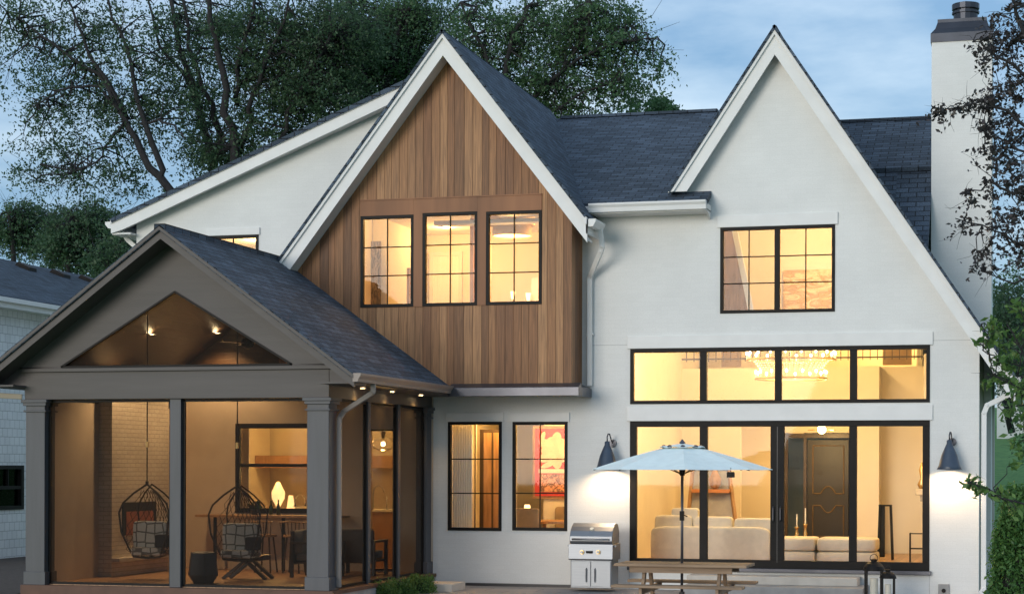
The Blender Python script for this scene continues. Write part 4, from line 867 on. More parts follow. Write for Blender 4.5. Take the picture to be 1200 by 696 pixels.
MB().lathe([(.05, 0), (.02, .02), (.015, .2)], (X(618, 1.5), 1.5, fz+.75), 12).build('lamp_base', 'brass', t); MB().lathe([(.07, .18), (.05, .30)], (X(618, 1.5), 1.5, fz+.75), 14).build('shade', 'bulbsoft', t); 
# ---- great room: sofa, daybed, ladder mirror, black stand, candlesticks, chandelier, foyer light
sy0 = 1.3
def sofa():
    x0, x1 = X(762, sy0), X(903, sy0); t = thing('sofa', ((x0+x1)/2, 1.8, fz), 'long cream sofa seen from behind through the left door panes', 'sofa')
    zb2 = Z(850, 617, sy0)
    MB().cushion(x0, x1, sy0, sy0+.22, fz+.06, zb2).build('backrest', 'fabric', t, smooth=True)
    n = 3
    for k in range(n):
        a, b = x0+(x1-x0)*k/n, x0+(x1-x0)*(k+1)/n; MB().cushion(a+.05, b+.02, sy0+.14, sy0+.4, zb2-.35, zb2+.2-.02*k).build('back_cushion', 'fabric', t, smooth=True)
        MB().cushion(a+.02, b-.0, sy0+.3, sy0+.95, fz+.25, fz+.45).build('seat_cushion', 'fabric', t, smooth=True)
    MB().cushion(x0+.35, x0+.85, sy0+.2, sy0+.4, zb2-.1, zb2+.33).build('throw_pillow', 'fabric', t, smooth=True)
    MB().cushion(x0, x0+.22, sy0, sy0+1, fz+.05, fz+.6).build('armrest', 'fabric', t, smooth=True); MB().cushion(x1-.22, x1, sy0, sy0+1, fz+.05, fz+.6).build('armrest', 'fabric', t, smooth=True)
sofa()
x0, x1 = X(922, 1.3), X(1027, 1.3); t = thing('daybed', ((x0+x1)/2, 1.6, fz), 'low cream daybed with two cushions behind the centre door panes', 'daybed')
z1 = Z(970, 630, 1.3); z0_ = Z(970, 646, 1.3)
xm = X(956, 1.3)
MB().cushion(x0-.25, xm-.01, 1.3, 2.2, z0_, z1).build('seat_cushion', 'fabric', t, smooth=True); MB().cushion(xm+.01, x1, 1.3, 2.2, z0_, z1).build('seat_cushion', 'fabric', t, smooth=True)
MB().cushion(x0-.25, xm-.005, 1.28, 2.2, fz+.03, z0_).build('base', 'fabric', t, smooth=True); MB().cushion(xm+.005, x1+.0, 1.28, 2.2, fz+.03, z0_).build('base', 'fabric', t, smooth=True)
# leaning mirror
ym = 4.6; t = thing('leaning_mirror', (X(835, ym), ym, fz), 'tall wooden framed mirror leaning between the left door panes, behind the sofa', 'mirror')
fr = MB(); A_, B_, C_, D_ = W(812, 548, ym), W(854, 548, ym), W(862, 612, ym-.25), W(804, 612, ym-.25)
D_ = W(806, 612, ym-.25); 
for a, b in ((A_, D_), (B_, C_), (A_, B_)): fr.bar(a, b, .06, .06)
fr.build('frame', 'warmwood', t); MB().ext([A_+Vector((0, .03, 0)), B_+Vector((0, .03, 0)), C_+Vector((0, .03, 0)), D_+Vector((0, .03, 0))], (0, .02, 0)).build('mirror_plate', plain('grey mirror plate', (.30, .29, .30), .3), t)
sh = MB(); sh.box(W(812, 575, ym-.14).x, W(856, 575, ym-.14).x, ym-.28, ym-.1, Z(835, 577, ym-.15), Z(835, 573, ym-.15)); sh.build('shelf', plain('orange wood shelf', (.5, .2, .07), .5), t)
tag(MB().lathe([(.04, 0), (.11, .08), (.13, .2), (.06, .33), (.04, .4)], (X(838, ym-.2), ym-.2, Z(835, 573, ym-.15)+.002), 14).build('vase', 'warmwood', smooth=True), 'ochre vase on the shelf of the leaning mirror', 'vase')
ys2 = 4.2; xs2 = X(1037, ys2); zt2 = Z(1037, 591, ys2); t = thing('pedestal_stand', (xs2, ys2, fz), 'tall narrow black open stand in the right door pane', 'stand')
MB().box(xs2-.11, xs2+.13, ys2-.1, ys2+.14, zt2-.03, zt2).build('top', 'black', t)
for a, b in ((-.09, -.08), (.11, -.08), (-.09, .12), (.11, .12)): MB().bar((xs2+a, ys2+b, zt2), (xs2+a*1.35, ys2+b*1.2, fz), .035).build('leg', 'black', t)
MB().box(xs2-.09, xs2+.0, ys2-.05, ys2+.1, fz+.05, zt2).build('panel', 'black', t)
ct = tag(MB().box(X(925, 3.2), X(955, 3.2), 3.0, 3.6, fz, Z(940, 632, 3.2)).build('side_table', 'darkwood'), 'dark low table holding the two candlesticks behind the daybed', 'side table')
cz_t = Z(940, 632, 3.2)+.001; f1 = None
for i, (u, v) in enumerate(((934, 602), (944, 595))):
    px = X(u, 3.2); hh = Z(u, v, 3.2)-cz_t; t = thing('candlestick', (px, 3.2, cz_t), ('shorter left' if i == 0 else 'taller right')+' brass candlestick with a pale candle in front of the front door', 'candlestick', 'candlesticks')
    MB().lathe([(.06, 0), (.02, .03), (.035, .12), (.015, .18), (.03, hh*.45), (.045, hh*.5)], (px, 3.2, cz_t), 12).build('stick', 'brass', t, smooth=True); MB().tube([(px, 3.2, cz_t+hh*.5), (px, 3.2, cz_t+hh)], .013, 8).build('candle', 'candle', t)
# mantel ornament, fire tools
q = WX(1073, 560, XR-.5); tag(MB().lathe([(.05, 0), (.09, .08), (.03, .2), (.06, .35), (.02, .5)], (2.15, 4.1, 1.741), 12).build('ornament', 'brass', smooth=True), 'brass ornament on the stone mantel', 'ornament')
t = thing('fire_tool_rack', (2.1, 3.3, fz), 'small iron fire tool rack beside the mantel', 'fire tools')
fr = MB(); 
for a in (-.12, .12):
    for b in (-.1, .1): fr.box(2.1+a-.01, 2.1+a+.01, 3.3+b-.01, 3.3+b+.01, fz, fz+.55)
fr.box(1.97, 2.23, 3.19, 3.41, fz+.25, fz+.27).box(1.97, 2.23, 3.19, 3.21, fz+.53, fz+.55); fr.build('frame', 'black', t)
# chandelier: two rings of candles and crystal drops
yc = 2.0; q = W(927, 414, yc); q2 = W(927, 436, yc); R1, R2 = .80, .64
t = thing('chandelier', (q.x, yc, q2.z-.2), 'large two tiered ring chandelier with many lit bulbs in the clerestory', 'chandelier')
MB().tube([(q.x+R1*math.cos(a), yc+R1*math.sin(a), q.z-.12) for a in np.linspace(0, 2*math.pi, 49)], .022, 6, False).tube([(q.x+R2*math.cos(a), yc+R2*math.sin(a), q2.z-.12) for a in np.linspace(0, 2*math.pi, 49)], .022, 6, False).tube([(q.x, yc, q.z-.12), (q.x, yc, 4.66)], .014, 6).build('ring_frame', 'brass', t)
for (R_, zz, n) in ((R1, q.z, 18), (R2, q2.z, 14)):
    for k in range(n):
        a = 2*math.pi*(k+.5)/n; px, py = q.x+R_*math.cos(a), yc+R_*math.sin(a)
        MB().tube([(px, py, zz-.12), (px, py, zz-.04)], .014, 6).build('candle_sleeve', 'candle', t)
        MB().ball((px, py, zz+.0), .021, 8, 1.5).build('bulb', 'bulb', t, smooth=True)
m = MB()
for k in range(40):
    a = 2*math.pi*k/40; b = (R1+R2)/2-.05
    for j in range(4): m.ball((q.x+(b-.03*j)*math.cos(a), yc+(b-.03*j)*math.sin(a), q.z-.15-j*.04), .009, 5)
m.build('crystal_drops', 'crystal', t)
lamp('light', t, (q.x, yc, q.z-.0), 45, WARM, .5); lamp('light', t, (q.x, yc, q2.z-.45), 40, WARM, .5)
q = W(963, 503, 8.0); t = thing('foyer_lamp', (q.x, 8.0, q.z-.15), 'bright starry ceiling lamp above the front door', 'ceiling lamp')
MB().ball(tuple(q), .09, 14).build('bulb', 'bulb', t, smooth=True); MB().tube([(q.x, 8, q.z+.08), (q.x, 8, 4.1)], .008, 6).build('stem', 'brass', t)
m = MB()
for a in np.linspace(0, 2*math.pi, 13)[:-1]: m.tube([(q.x+.1*math.cos(a), 8+.1*math.sin(a), q.z), (q.x+.3*math.cos(a), 8+.3*math.sin(a), q.z-.02)], .006, 5)
m.build('arms', 'brass', t); lamp('light', t, (q.x, 7.9, q.z-.35), 55, WARM, .12)
MB().box(-20, -12.35, -6, 8, -.2, -.03).build('mulch_ground', plain('dark mulch', (.07, .05, .04), .95, .4, 14, bump=.8, bscale=30), kind='structure')
# ------------------------------------------------------------------ things outside
def barn_lamp(u, label, first=None):
    yl = -.30; x = X(u, yl); zb = Z(u, 550, yl); zt = Z(u, 521, yl)
    if first: return copy_tree(first, (x, 0, zb), label)
    t = thing('wall_lamp', (x, 0, zb), label, 'wall lamp', 'barn lamps on the white wall')
    h = zt-zb; MB().lathe([(.20, 0), (.205, .004), (.175, .06), (.13, h*.55), (.085, h*.8), (.06, h*.93), (.045, h), (.045, h+.05), (.02, h+.065)], (x, yl, zb), 28, cap=False).lathe([(.198, .001), (.17, .06), (.125, h*.55), (.08, h*.8), (.01, h*.9)], (x, yl, zb), 28, cap=False).build('shade', 'lampblue', t, smooth=True)
    MB().tube([(x, yl, zt+.05), (x, yl, zt+.14), (x+.01, yl+.03, zt+.19), (x+.02, yl+.10, zt+.19), (x+.03, yl+.17, zt+.10), (x+.035, -.02, zt+.03)], .012, 8).build('gooseneck', 'zinc', t, smooth=True)
    MB().tube([(x+.035, -.035, zt+.03), (x+.035, -.0, zt+.03)], .07, 20).build('wall_plate', 'zinc', t)
    MB().ball((x, yl, zb+.09), .035, 12).build('bulb', 'white', t, smooth=True)
    lamp('light', t, (x, yl, zb+.04), 26, (1, .70, .42), .04, 'SPOT', (math.radians(10), 0, 0), 150, .7)
    return t
bl = barn_lamp(711.5, 'slate blue barn lamp left of the sliding door, half behind the umbrella tip')
barn_lamp(1112.5, 'slate blue barn lamp right of the sliding door', bl)
# grill
def grill():
    yg = -1.0; x0, x1 = X(667, yg), X(719, yg); g = thing('gas_grill', ((x0+x1)/2, -.7, 0), 'stainless steel gas grill with rounded hood standing against the white wall', 'grill')
    zc = Z(690, 656, yg); zl = Z(690, 637, yg); zt = Z(690, 613, yg); xm = (x0+x1)/2
    MB().box(x0+.03, x1-.03, yg, yg+.55, .06, zc).build('cabinet', 'steel', g, bevel=.01)
    for a, b, hs in ((x0+.045, xm-.006, 1), (xm+.006, x1-.045, -1)):
        d = MB().box(a, b, yg-.018, yg-.001, .09, zc-.02).build('cabinet_door', 'steel', g, bevel=.004)
        hx_ = (b-.07) if hs == 1 else (a+.07); MB().tube([(hx_, yg-.02, zc-.14), (hx_, yg-.05, zc-.15), (hx_, yg-.05, zc-.36), (hx_, yg-.02, zc-.37)], .009, 7).build('handle', 'zinc', d)
    MB().ext([(x0+.0, yg+.0, zc+.0), (x0, yg-.06, zc+.02), (x0, yg-.03, zl), (x0, yg+.58, zl), (x0, yg+.58, zc)], (x1-x0, 0, 0)).build('control_panel', 'steel', g, bevel=.006)
    for u in (682, 690.5, 701): 
        k = W(u, 646.5, yg-.06)
        if u == 690.5: MB().box(k.x-.055, k.x+.055, yg-.075, yg-.045, k.z-.02, k.z+.02).build('display', 'black', g)
        else: MB().tube([(k.x, yg-.04, k.z), (k.x, yg-.075, k.z)], .036, 18).build('bezel', 'brass', g); MB().tube([(k.x, yg-.07, k.z), (k.x, yg-.105, k.z)], .025, 16).build('knob', 'steel', g)
    # hood: rounded front
    hz = zt-zl; pr = [(yg-.0, zl+.005), (yg-.03, zl+.05), (yg-.02, zl+.13), (yg+.04, zl+.22), (yg+.13, zl+.29), (yg+.26, zl+hz), (yg+.45, zl+hz-.02), (yg+.55, zl+.2), (yg+.55, zl+.005)]
    MB().ext([(x0+.015, a, b) for a, b in pr], (x1-x0-.03, 0, 0)).build('hood', 'steel', g, bevel=.008)
    MB().tube([(x0+.07, yg-.02, zl+.075), (x0+.07, yg-.08, zl+.085), (x1-.07, yg-.08, zl+.085), (x1-.07, yg-.02, zl+.075)], .014, 8).build('hood_handle', 'steel', g, smooth=True)
    MB().tube([(xm, yg+.075, zl+.235), (xm, yg+.055, zl+.265)], .036, 20).build('thermometer', 'candle', g)
    MB().box(x0-.035, x0+.0, yg+.05, yg+.4, zl-.05, zl-.02).box(x1, x1+.035, yg+.05, yg+.4, zl-.05, zl-.02).build('side_bracket', 'steel', g)
grill()
# picnic table with benches
TY = -5.0; tx0, tx1 = X(720, TY-.4), X(880, TY); tzz = .72
pt = thing('picnic_table', ((tx0+tx1)/2, TY, 0), 'weathered wooden picnic table under the pale blue umbrella', 'picnic table')
tp = MB()
for k in range(6): tp.box(tx0, tx1, TY-.42+k*.142, TY-.42+k*.142+.134, tzz-.04, tzz)
tp.build('tabletop', 'wood', pt, bevel=.005); MB().box(tx0+.22, tx1-.22, TY-.36, TY-.32, tzz-.13, tzz-.042).box(tx0+.22, tx1-.22, TY+.32, TY+.36, tzz-.13, tzz-.042).build('apron', 'wood', pt)
for s in (0, 1):
    xa = tx0+.42 if s == 0 else tx1-.42
    for q in (-1, 1): MB().bar((xa, TY+q*.18, tzz-.045), (xa, TY+q*.52, 0), .10, .045, up=(1, 0, 0)).build('leg', 'wood', pt)
    MB().box(xa+.026, xa+.07, TY-.78, TY+.78, .30, .39).build('cross_beam', 'wood', pt)
for q in (-1, 1):
    b = MB(); yb = TY+q*.68
    for k in range(2): b.box(tx0+(.04 if q < 0 else .0), tx1, yb-.14+k*.145, yb-.14+k*.145+.136, .392, .43)
    b.build('bench_seat', 'wood', pt, bevel=.005)
# umbrella
um = W(799.5, 550, TY); ux = um.x; rz_ = um.z; ua = Z(799, 517, TY)
ut = thing('patio_umbrella', (ux, TY, 0), 'pale blue canvas patio umbrella rising through the picnic table', 'umbrella')
R_ = 1.33; vz = ua-.10
cn = MB(); nseg = 8; a0 = math.radians(12)
def cpt_(k, t):   # canopy: straight ribs, panels sagging a little between them
    a = a0+2*math.pi*k/ (nseg*4); r = .26+(R_-.26)*t; on = (k % 4 == 0); sag = (0 if on else (.03 if k % 4 == 2 else .022))*math.sin(math.pi*min(1, t*.9)); rr = r*(math.cos(math.pi/8)/math.cos((k % 4)*math.pi/16-math.pi/8))
    if (k % 4) in (1, 2, 3): rr *= 1-.012*t
    return (ux+rr*math.cos(a), TY+rr*math.sin(a), vz-.0+(rz_-vz)*t**1.12-sag*.6+.0)
for k in range(nseg*4):
    for j in range(8): cn.poly([cpt_(k, j/8), cpt_(k+1, j/8), cpt_(k+1, (j+1)/8), cpt_(k, (j+1)/8)])
n_ = len(cn.v)
can = cn.build('canopy', 'canvas', ut); can.modifiers.new('thick', 'SOLIDIFY').thickness = .004
vt = MB(); vp = lambda k, t: (ux+.34*t*math.cos(a0+2*math.pi*k/16), TY+.34*t*math.sin(a0+2*math.pi*k/16), ua-.03+(vz+.035-ua)*t-(0 if k % 2 == 0 else -.02)*t)
for k in range(16): vt.poly([vp(k, 0.02), vp(k, 1), vp(k+1, 1), vp(k+1, .02)])
vv = vt.build('vent_cap', 'canvas', ut); vv.modifiers.new('thick', 'SOLIDIFY').thickness = .004
for k in range(8):
    a = a0+2*math.pi*k/8; MB().tube([(ux+.05*math.cos(a), TY+.05*math.sin(a), vz-.02), (ux+(R_-.02)*math.cos(a), TY+(R_-.02)*math.sin(a), rz_+.004-.012)], .008, 5).build('rib', 'black', ut)
    MB().tube([(ux+.03*math.cos(a), TY+.03*math.sin(a), rz_-.06), (ux+.62*math.cos(a), TY+.62*math.sin(a), vz+(rz_-vz)*.34-.03)], .007, 5).build('strut', 'black', ut)
    MB().ball((ux+.27*math.cos(a), TY+.27*math.sin(a), vz+.02), .035, 8, .8).build('vent_pocket', 'zinc', ut)
MB().tube([(ux, TY, .02), (ux, TY, ua-.02)], .021, 12).build('pole', 'zinc', ut, smooth=True)
MB().lathe([(.012, -.03), (.05, 0), (.02, .03), (.012, .05)], (ux, TY, ua-.02), 12).build('finial', 'lampblue', ut)
MB().lathe([(.03, 0), (.045, .02), (.045, .08), (.03, .1)], (ux, TY, rz_-.09), 12).build('hub', 'black', ut)
zc_ = Z(799, 604, TY); MB().box(ux-.03, ux+.03, TY-.045, TY+.03, zc_-.07, zc_+.07).tube([(ux+.02, TY-.05, zc_+.02), (ux+.09, TY-.07, zc_-.01)], .009, 6).build('crank', 'black', ut)
MB().lathe([(.27, 0), (.27, .05), (.06, .08), (.04, .3)], (ux, TY, 0), 20).build('base', 'potdark', ut)
p = W(857, 556, TY-.8); tag(MB().box(p.x-.05, p.x+.05, TY-.9, TY-.8, p.z-.04, p.z+.04).tube([(p.x, TY-.85, p.z+.04), (p.x, TY-.85, p.z+.10)], .006, 5).build('hanging_box', 'black', bevel=.008), 'tiny black box hanging under the right side of the umbrella', 'hanging box')
# steps and lanterns
st_ = thing('door_steps', (X(905, -1), -.7, 0), 'two low grey stone steps in front of the sliding door', 'steps')
MB().box(X(800, -1.1), X(1012, -1.1), -1.15, -.02, .002, .15).build('lower_step', 'concrete', st_, bevel=.008); MB().box(X(805, -.6), X(1005, -.6), -.6, -.021, .152, .29).build('upper_step', 'limestone', st_, bevel=.008)
def lantern(u0, u1, v0, y, label, first=None, sc=1):
    x = (X(u0, y)+X(u1, y))/2; wd = X(u1, y)-X(u0, y)
    if first: return copy_tree(first, (x, y, .002), label, scale=sc)
    hgt = Z((u0+u1)/2, v0, y); t = thing('lantern', (x, y, .002), label, 'lantern', 'dark metal lanterns'); r = wd/2
    MB().box(x-r, x+r, y-r, y+r, .002, .04).build('base', 'black', t, bevel=.005)
    f = MB()
    for a in (-1, 1):
        for b in (-1, 1): f.box(x+a*r*.8-.017, x+a*r*.8+.017, y+b*r*.8-.017, y+b*r*.8+.017, .04, hgt*.68)
    f.build('frame', 'black', t)
    MB().lathe([(r*1.12, 0), (r*1.12, hgt*.03), (r*1.0, hgt*.10), (r*.78, hgt*.16), (r*.45, hgt*.20), (r*.3, hgt*.21)], (x, y, hgt*.66), 20).build('roof', 'black', t)
    MB().lathe([(r*.3, 0), (r*.3, hgt*.05), (r*.42, hgt*.055), (r*.1, hgt*.08)], (x, y, hgt*.86), 12).build('chimney_top', 'black', t)
    MB().box(x-r*.8, x+r*.8, y-r*.84, y-r*.82, .04, hgt*.66).build('pane', 'glass', t)
    MB().lathe([(1e-4, 0), (r*.42, 0), (r*.42, hgt*.42), (1e-4, hgt*.42)], (x, y, .042), 16).build('candle', 'candle', t, smooth=False)
    MB().tube([(x+r*.4*math.cos(a), y, hgt*.95+r*.4*math.sin(a)) for a in np.linspace(0, math.pi*2, 13)], .006, 5, False).build('ring_handle', 'black', t); return t
la = lantern(1013, 1036, 651, -1.35, 'taller dark metal lantern with a pale candle at the right end of the steps')
lantern(1031, 1051, 662, -1.55, 'shorter dark metal lantern right of the taller one', la, .76)
q = W(1106, 690, 0); ob = thing('outlet_box', (q.x, 0, q.z-.08), 'small square metal outlet box low on the white wall, right of the sliding door', 'outlet')
MB().box(q.x-.09, q.x+.09, -.05, -.001, q.z-.09, q.z+.09).build('cover', 'concrete', ob, bevel=.006); MB().tube([(q.x, -.052, q.z-.02), (q.x, -.075, q.z-.02)], .035, 14).build('socket', 'black', ob)
tag(MB().box(X(500, -1.6), X(536, -1.6), -1.9, -1.1, .001, .14).build('stone_step', 'limestone', bevel=.01), 'pale stone step beside the clipped shrubs at the porch corner', 'step')
MB().box(-6.2, -3, -.02, -.0, .001, .05).build('wall_base', 'potdark', H)
# ------------------------------------------------------------------ leaves
def leaves_mesh(name, centers, size, mat, parent, spread, n_each, aspect=.5, flat=.0, sprig=0):
    C_ = np.asarray(centers, float); 
    if len(C_) == 0: return None
    if sprig:
        ns = 5; nl = max(3, n_each//ns); K = len(C_)
        dr = rng.normal(0, 1, (K, ns, 3)); dr[..., 2] = dr[..., 2]*.6-.35; dr /= np.linalg.norm(dr, axis=2, keepdims=True)
        ln = rng.uniform(.35, 1.1, (K, ns, 1, 1))*sprig; tt = rng.uniform(.05, 1, (K, ns, nl, 1))
        P = (C_[:, None, None, :]+dr[:, :, None, :]*ln*tt+np.array([0, 0, -1.0])*(tt*ln)**2*.35+rng.normal(0, .05*min(1, sprig), (K, ns, nl, 3))).reshape(-1, 3)
    else: P = np.repeat(C_, n_each, axis=0)+rng.normal(0, 1, (len(C_)*n_each, 3))*np.array(spread)
    n = len(P); s = size*rng.uniform(.6, 1.3, (n, 1)); d = rng.normal(0, 1, (n, 3)); d[:, 2] -= .3; d /= np.linalg.norm(d, axis=1, keepdims=True)
    e = np.cross(d, rng.normal(0, 1, (n, 3))); e /= np.linalg.norm(e, axis=1, keepdims=True)
    V = np.stack([P-d*s*.5, P+e*s*aspect*.5-d*s*.05, P+d*s*.5, P-e*s*aspect*.5-d*s*.05], axis=1).reshape(-1, 3)-np.array(ORG[parent.name])
    me = bpy.data.meshes.new(name); me.vertices.add(4*n); me.vertices.foreach_set('co', V.ravel()); me.loops.add(4*n); me.loops.foreach_set('vertex_index', np.arange(4*n)); me.polygons.add(n); me.polygons.foreach_set('loop_start', np.arange(n)*4); me.polygons.foreach_set('loop_total', np.full(n, 4)); me.update(calc_edges=True)
    me.materials.append(mat); o = bpy.data.objects.new(name, me); COL.objects.link(o); o.parent = parent; ORG[o.name] = ORG[parent.name]; return o
def wob(a, b, n, amp):
    a = Vector(a); b = Vector(b); L_ = (b-a).length; return [a+(b-a)*(i/n)+(Vector(rng.normal(0, amp*L_, 3)) if 0 < i < n else Vector((0, 0, 0))) for i in range(n+1)]
CR = 1.6
def tree(name, base_uv, y, limbs, blobs, label, cat, leafm, size, dens=1., ydep=1.6, spread=.32, n_each=26, group=None, gz_=0, barkm='bark', twig=.016, trunk_r=.28, twigs=True, sub=2):
    """limbs: polylines (u, v, half-width in px); blobs: (u, v, ru, rv, clumps)"""
    b = W(base_uv[0], base_uv[1], y); t = thing(name, (b.x, y, gz_), label, cat, group); mpp = (y-CAM.y)/c_/F*1.04
    n_each = int(n_each*CR); tm = MB(); nodes = []
    for L_ in limbs:
        off = rng.uniform(-ydep, ydep); pts = []; rr = []
        for i, (u, v, hw) in enumerate(L_):
            p = W(u, v, y); p.y += -abs(off)*.8*i/len(L_); pts.append(p); rr.append(hw*mpp*(.8 if y > 10 else 1))
        fine = []; fr_ = []
        for i in range(len(pts)-1):
            for k in range(3):
                f = k/3; fine.append(pts[i].lerp(pts[i+1], f)+Vector(rng.normal(0, rr[i]*.35+.02, 3))*(0 if k == 0 and i == 0 else 1)); fr_.append(rr[i]*(1-f)+rr[i+1]*f)
        fine.append(pts[-1]); fr_.append(rr[-1]); tm.tube(fine, fr_, 7); nodes += [(p, r) for p, r in zip(fine, fr_)]
    # trunk down to the ground
    tm.build('trunk', barkm, t, smooth=True)
    NP = np.array([tuple(p) for p, _ in nodes]) if nodes else np.array([[b.x, y, b.z]])
    bm_ = MB(); cents = []
    for (u, v, ru, rv, nc) in blobs:
        c = W(u, v, y)
        for _ in range(int(nc*dens)):
            q = rng.normal(0, 1, 3); q /= np.linalg.norm(q); q *= rng.uniform(.15, 1)**.5
            p = Vector((c.x+q[0]*ru*mpp, y+ydep*.5+q[1]*ydep*1.2, c.z+q[2]*rv*mpp)); cents.append(tuple(p))
            if twigs and rng.uniform() < (.3 if y > 10 else .6):
                d = np.linalg.norm(NP-np.array(p), axis=1)+rng.uniform(0, .8, len(NP)); s0 = Vector(NP[int(np.argmin(d))])
                if (s0-p).length < 5: 
                    w_ = wob(s0, p, 4, .07); bm_.tube(w_, [twig*1.6, twig*1.3, twig, twig*.6, twig*.3], 4, False)
                    for _k in range(sub):
                        e = p+Vector(rng.normal(0, spread*1.5, 3)); bm_.tube(wob(w_[3], e, 2, .1), [twig*.5, twig*.4, twig*.2], 3, False)
    if bm_.f: bm_.build('branches', barkm, t)
    leaves_mesh('crown', cents, size, leafm, t, (spread, spread, spread*.8), n_each, sprig=(spread*3.0 if spread > .07 else 0))
    return t
LG1 = leafmat('dusky green leaf', (.042, .090, .045), (.095, .17, .08), trans=.5); LG2 = leafmat('mid green leaf', (.055, .12, .055), (.12, .22, .09), trans=.5); LG3 = leafmat('bright green leaf', (.05, .13, .03), (.16, .28, .07))
LR_ = leafmat('purple brown leaf', (.02, .024, .02), (.065, .05, .05), .45, .2); LY = leafmat('arborvitae leaf', (.04, .12, .03), (.12, .25, .06))
tree('deciduous_tree', (200, 230), 15, [
    [(215, 420, 8), (200, 225, 7), (170, 175, 5), (150, 140, 4), (118, 88, 2.6), (78, 62, 2), (40, 35, 1.5), (2, 5, 1)],
    [(200, 225, 6), (190, 200, 5), (165, 115, 3.6), (155, 60, 2.6), (137, 8, 1.6), (130, -30, 1)],
    [(150, 140, 3.5), (130, 95, 3), (108, 50, 2.2), (92, 0, 1.4)],
    [(150, 140, 2.6), (120, 103, 2), (95, 105, 1.8), (60, 128, 1)], [(165, 145, 2.2), (190, 143, 2), (215, 152, 1.6), (232, 168, 1.2)],
    [(145, 145, 2.6), (128, 165, 2), (122, 190, 1.4), (95, 203, 1)]],
    [(20, 20, 55, 55, 110), (90, 40, 60, 60, 110), (60, 130, 50, 55, 100), (40, 185, 38, 36, 60), (130, 150, 60, 60, 110), (150, 60, 60, 70, 110), (105, 210, 50, 25, 45), (190, 110, 40, 60, 70), (10, 75, 25, 30, 30), (85, 100, 60, 40, 70)],
    'large dark tree with spreading bare limbs at the far left, behind the low white gable', 'tree', LG1, .10, .72, 1.6, .30, 27, 'trees behind the house', twig=.017)
tree('deciduous_tree', (250, 190), 18, [
    [(255, 420, 9), (246, 180, 7), (232, 120, 5.5), (215, 60, 4), (203, 0, 3)], [(255, 190, 6), (262, 160, 5), (245, 110, 3.4), (232, 60, 2.6), (226, -5, 2)],
    [(240, 150, 4), (222, 100, 3), (190, 55, 2.2), (175, 0, 1.5)]],
    [(200, 40, 45, 60, 90), (250, 70, 40, 70, 90), (240, 160, 45, 30, 60), (215, 110, 40, 40, 50), (240, 10, 50, 40, 80)],
    'dark tree with two close parallel trunks, second tree from the left behind the house', 'tree', LG1, .10, .8, 1.6, .3, 27, 'trees behind the house', twig=.017)
tree('deciduous_tree', (285, 170), 16, [
    [(282, 420, 9), (280, 175, 7), (273, 110, 5.5), (262, 50, 4.2), (256, -5, 3.4)], [(282, 170, 5), (296, 130, 4), (318, 80, 3), (345, 30, 2), (360, -10, 1.2)], [(275, 120, 4), (290, 60, 3), (310, 10, 2)],
    [(300, 200, 5), (335, 150, 3.6), (360, 100, 2.8), (392, 40, 2)]],
    [(290, 40, 55, 60, 150), (340, 60, 60, 70, 230), (300, 130, 50, 50, 90), (370, 110, 60, 40, 160), (380, 30, 60, 50, 190), (310, 165, 40, 20, 40), (240, 178, 30, 22, 55)],
    'dense dark tree with a thick straight trunk behind the middle of the low white gable', 'tree', LG1, .10, 1.25, 1.6, .30, 27, 'trees behind the house', twig=.017)
tree('deciduous_tree', (440, 150), 20, [
    [(440, 420, 9), (438, 130, 6), (425, 60, 4), (410, -5, 3)], [(440, 150, 5), (462, 80, 3.6), (480, 20, 2.4)]],
    [(420, 40, 60, 60, 260), (470, 40, 60, 50, 230), (410, 95, 55, 30, 90), (490, 10, 50, 30, 80), (450, 75, 50, 40, 90)],
    'leafy green tree behind the ridge where the two left roofs meet', 'tree', LG2, .10, 1.2, 1.6, .3, 27, 'trees behind the house', twig=.02)
tree('deciduous_tree', (600, 150), 17, [
    [(590, 420, 8), (598, 170, 6), (592, 100, 4.4), (602, 60, 3.4), (625, 10, 2)], [(596, 150, 4), (630, 110, 3), (680, 70, 2.2), (730, 50, 1.4), (775, 50, .8)], [(600, 160, 3), (640, 135, 2.4), (690, 110, 1.6), (730, 100, 1)], [(592, 110, 3), (570, 60, 2.4), (548, 10, 1.6)], [(650, 100, 2), (690, 40, 1.5), (700, -5, 1)]],
    [(560, 30, 55, 45, 100), (620, 30, 60, 45, 130), (680, 30, 60, 45, 120), (730, 60, 48, 45, 80), (650, 85, 60, 35, 85), (710, 95, 50, 22, 45), (610, 105, 45, 35, 60), (640, 130, 60, 14, 40), (700, 15, 45, 30, 60), (570, 75, 40, 30, 50)],
    'airy tree with fanning branches between the two steep gables', 'tree', LG2, .10, 1.15, 1.6, .28, 26, 'trees behind the house', twig=.018)
tree('small_tree', (760, 140), 24, [[(760, 420, 3), (760, 135, 2), (758, 125, 1)]], [(760, 128, 32, 12, 40), (775, 118, 14, 8, 14)], 'small bushy treetop just above the main ridge, left of the white gable', 'tree', LG2, .14, 1.2, 1.0, .22, 24, twigs=False)
# dark masses at the left
for (nm, u, v, ru, rv, y, n, lab) in (('deciduous_tree', 20, 262, 40, 32, 30, 130, 'low dark bushy tree at the left edge behind the neighbouring roof'), ('deciduous_tree', 85, 275, 48, 44, 27, 200, 'round dark bushy tree between the neighbouring roof and the low gable'), ('deciduous_tree', 140, 300, 40, 34, 24, 130, 'dark green bush crown just left of the porch gable')):
    tree(nm, (u, v), y, [[(u, 560, 5), (u, v+20, 4), (u+4, v-10, 2)]], [(u, v, ru, rv, n), (u-ru*.4, v+rv*.3, ru*.6, rv*.6, n//3), (u+ru*.3, v-rv*.5, ru*.5, rv*.5, n//4)], lab, 'tree', LG1, .13, 1.3, 2.0, .38, 26, 'bushy trees at the left', twig=.02)
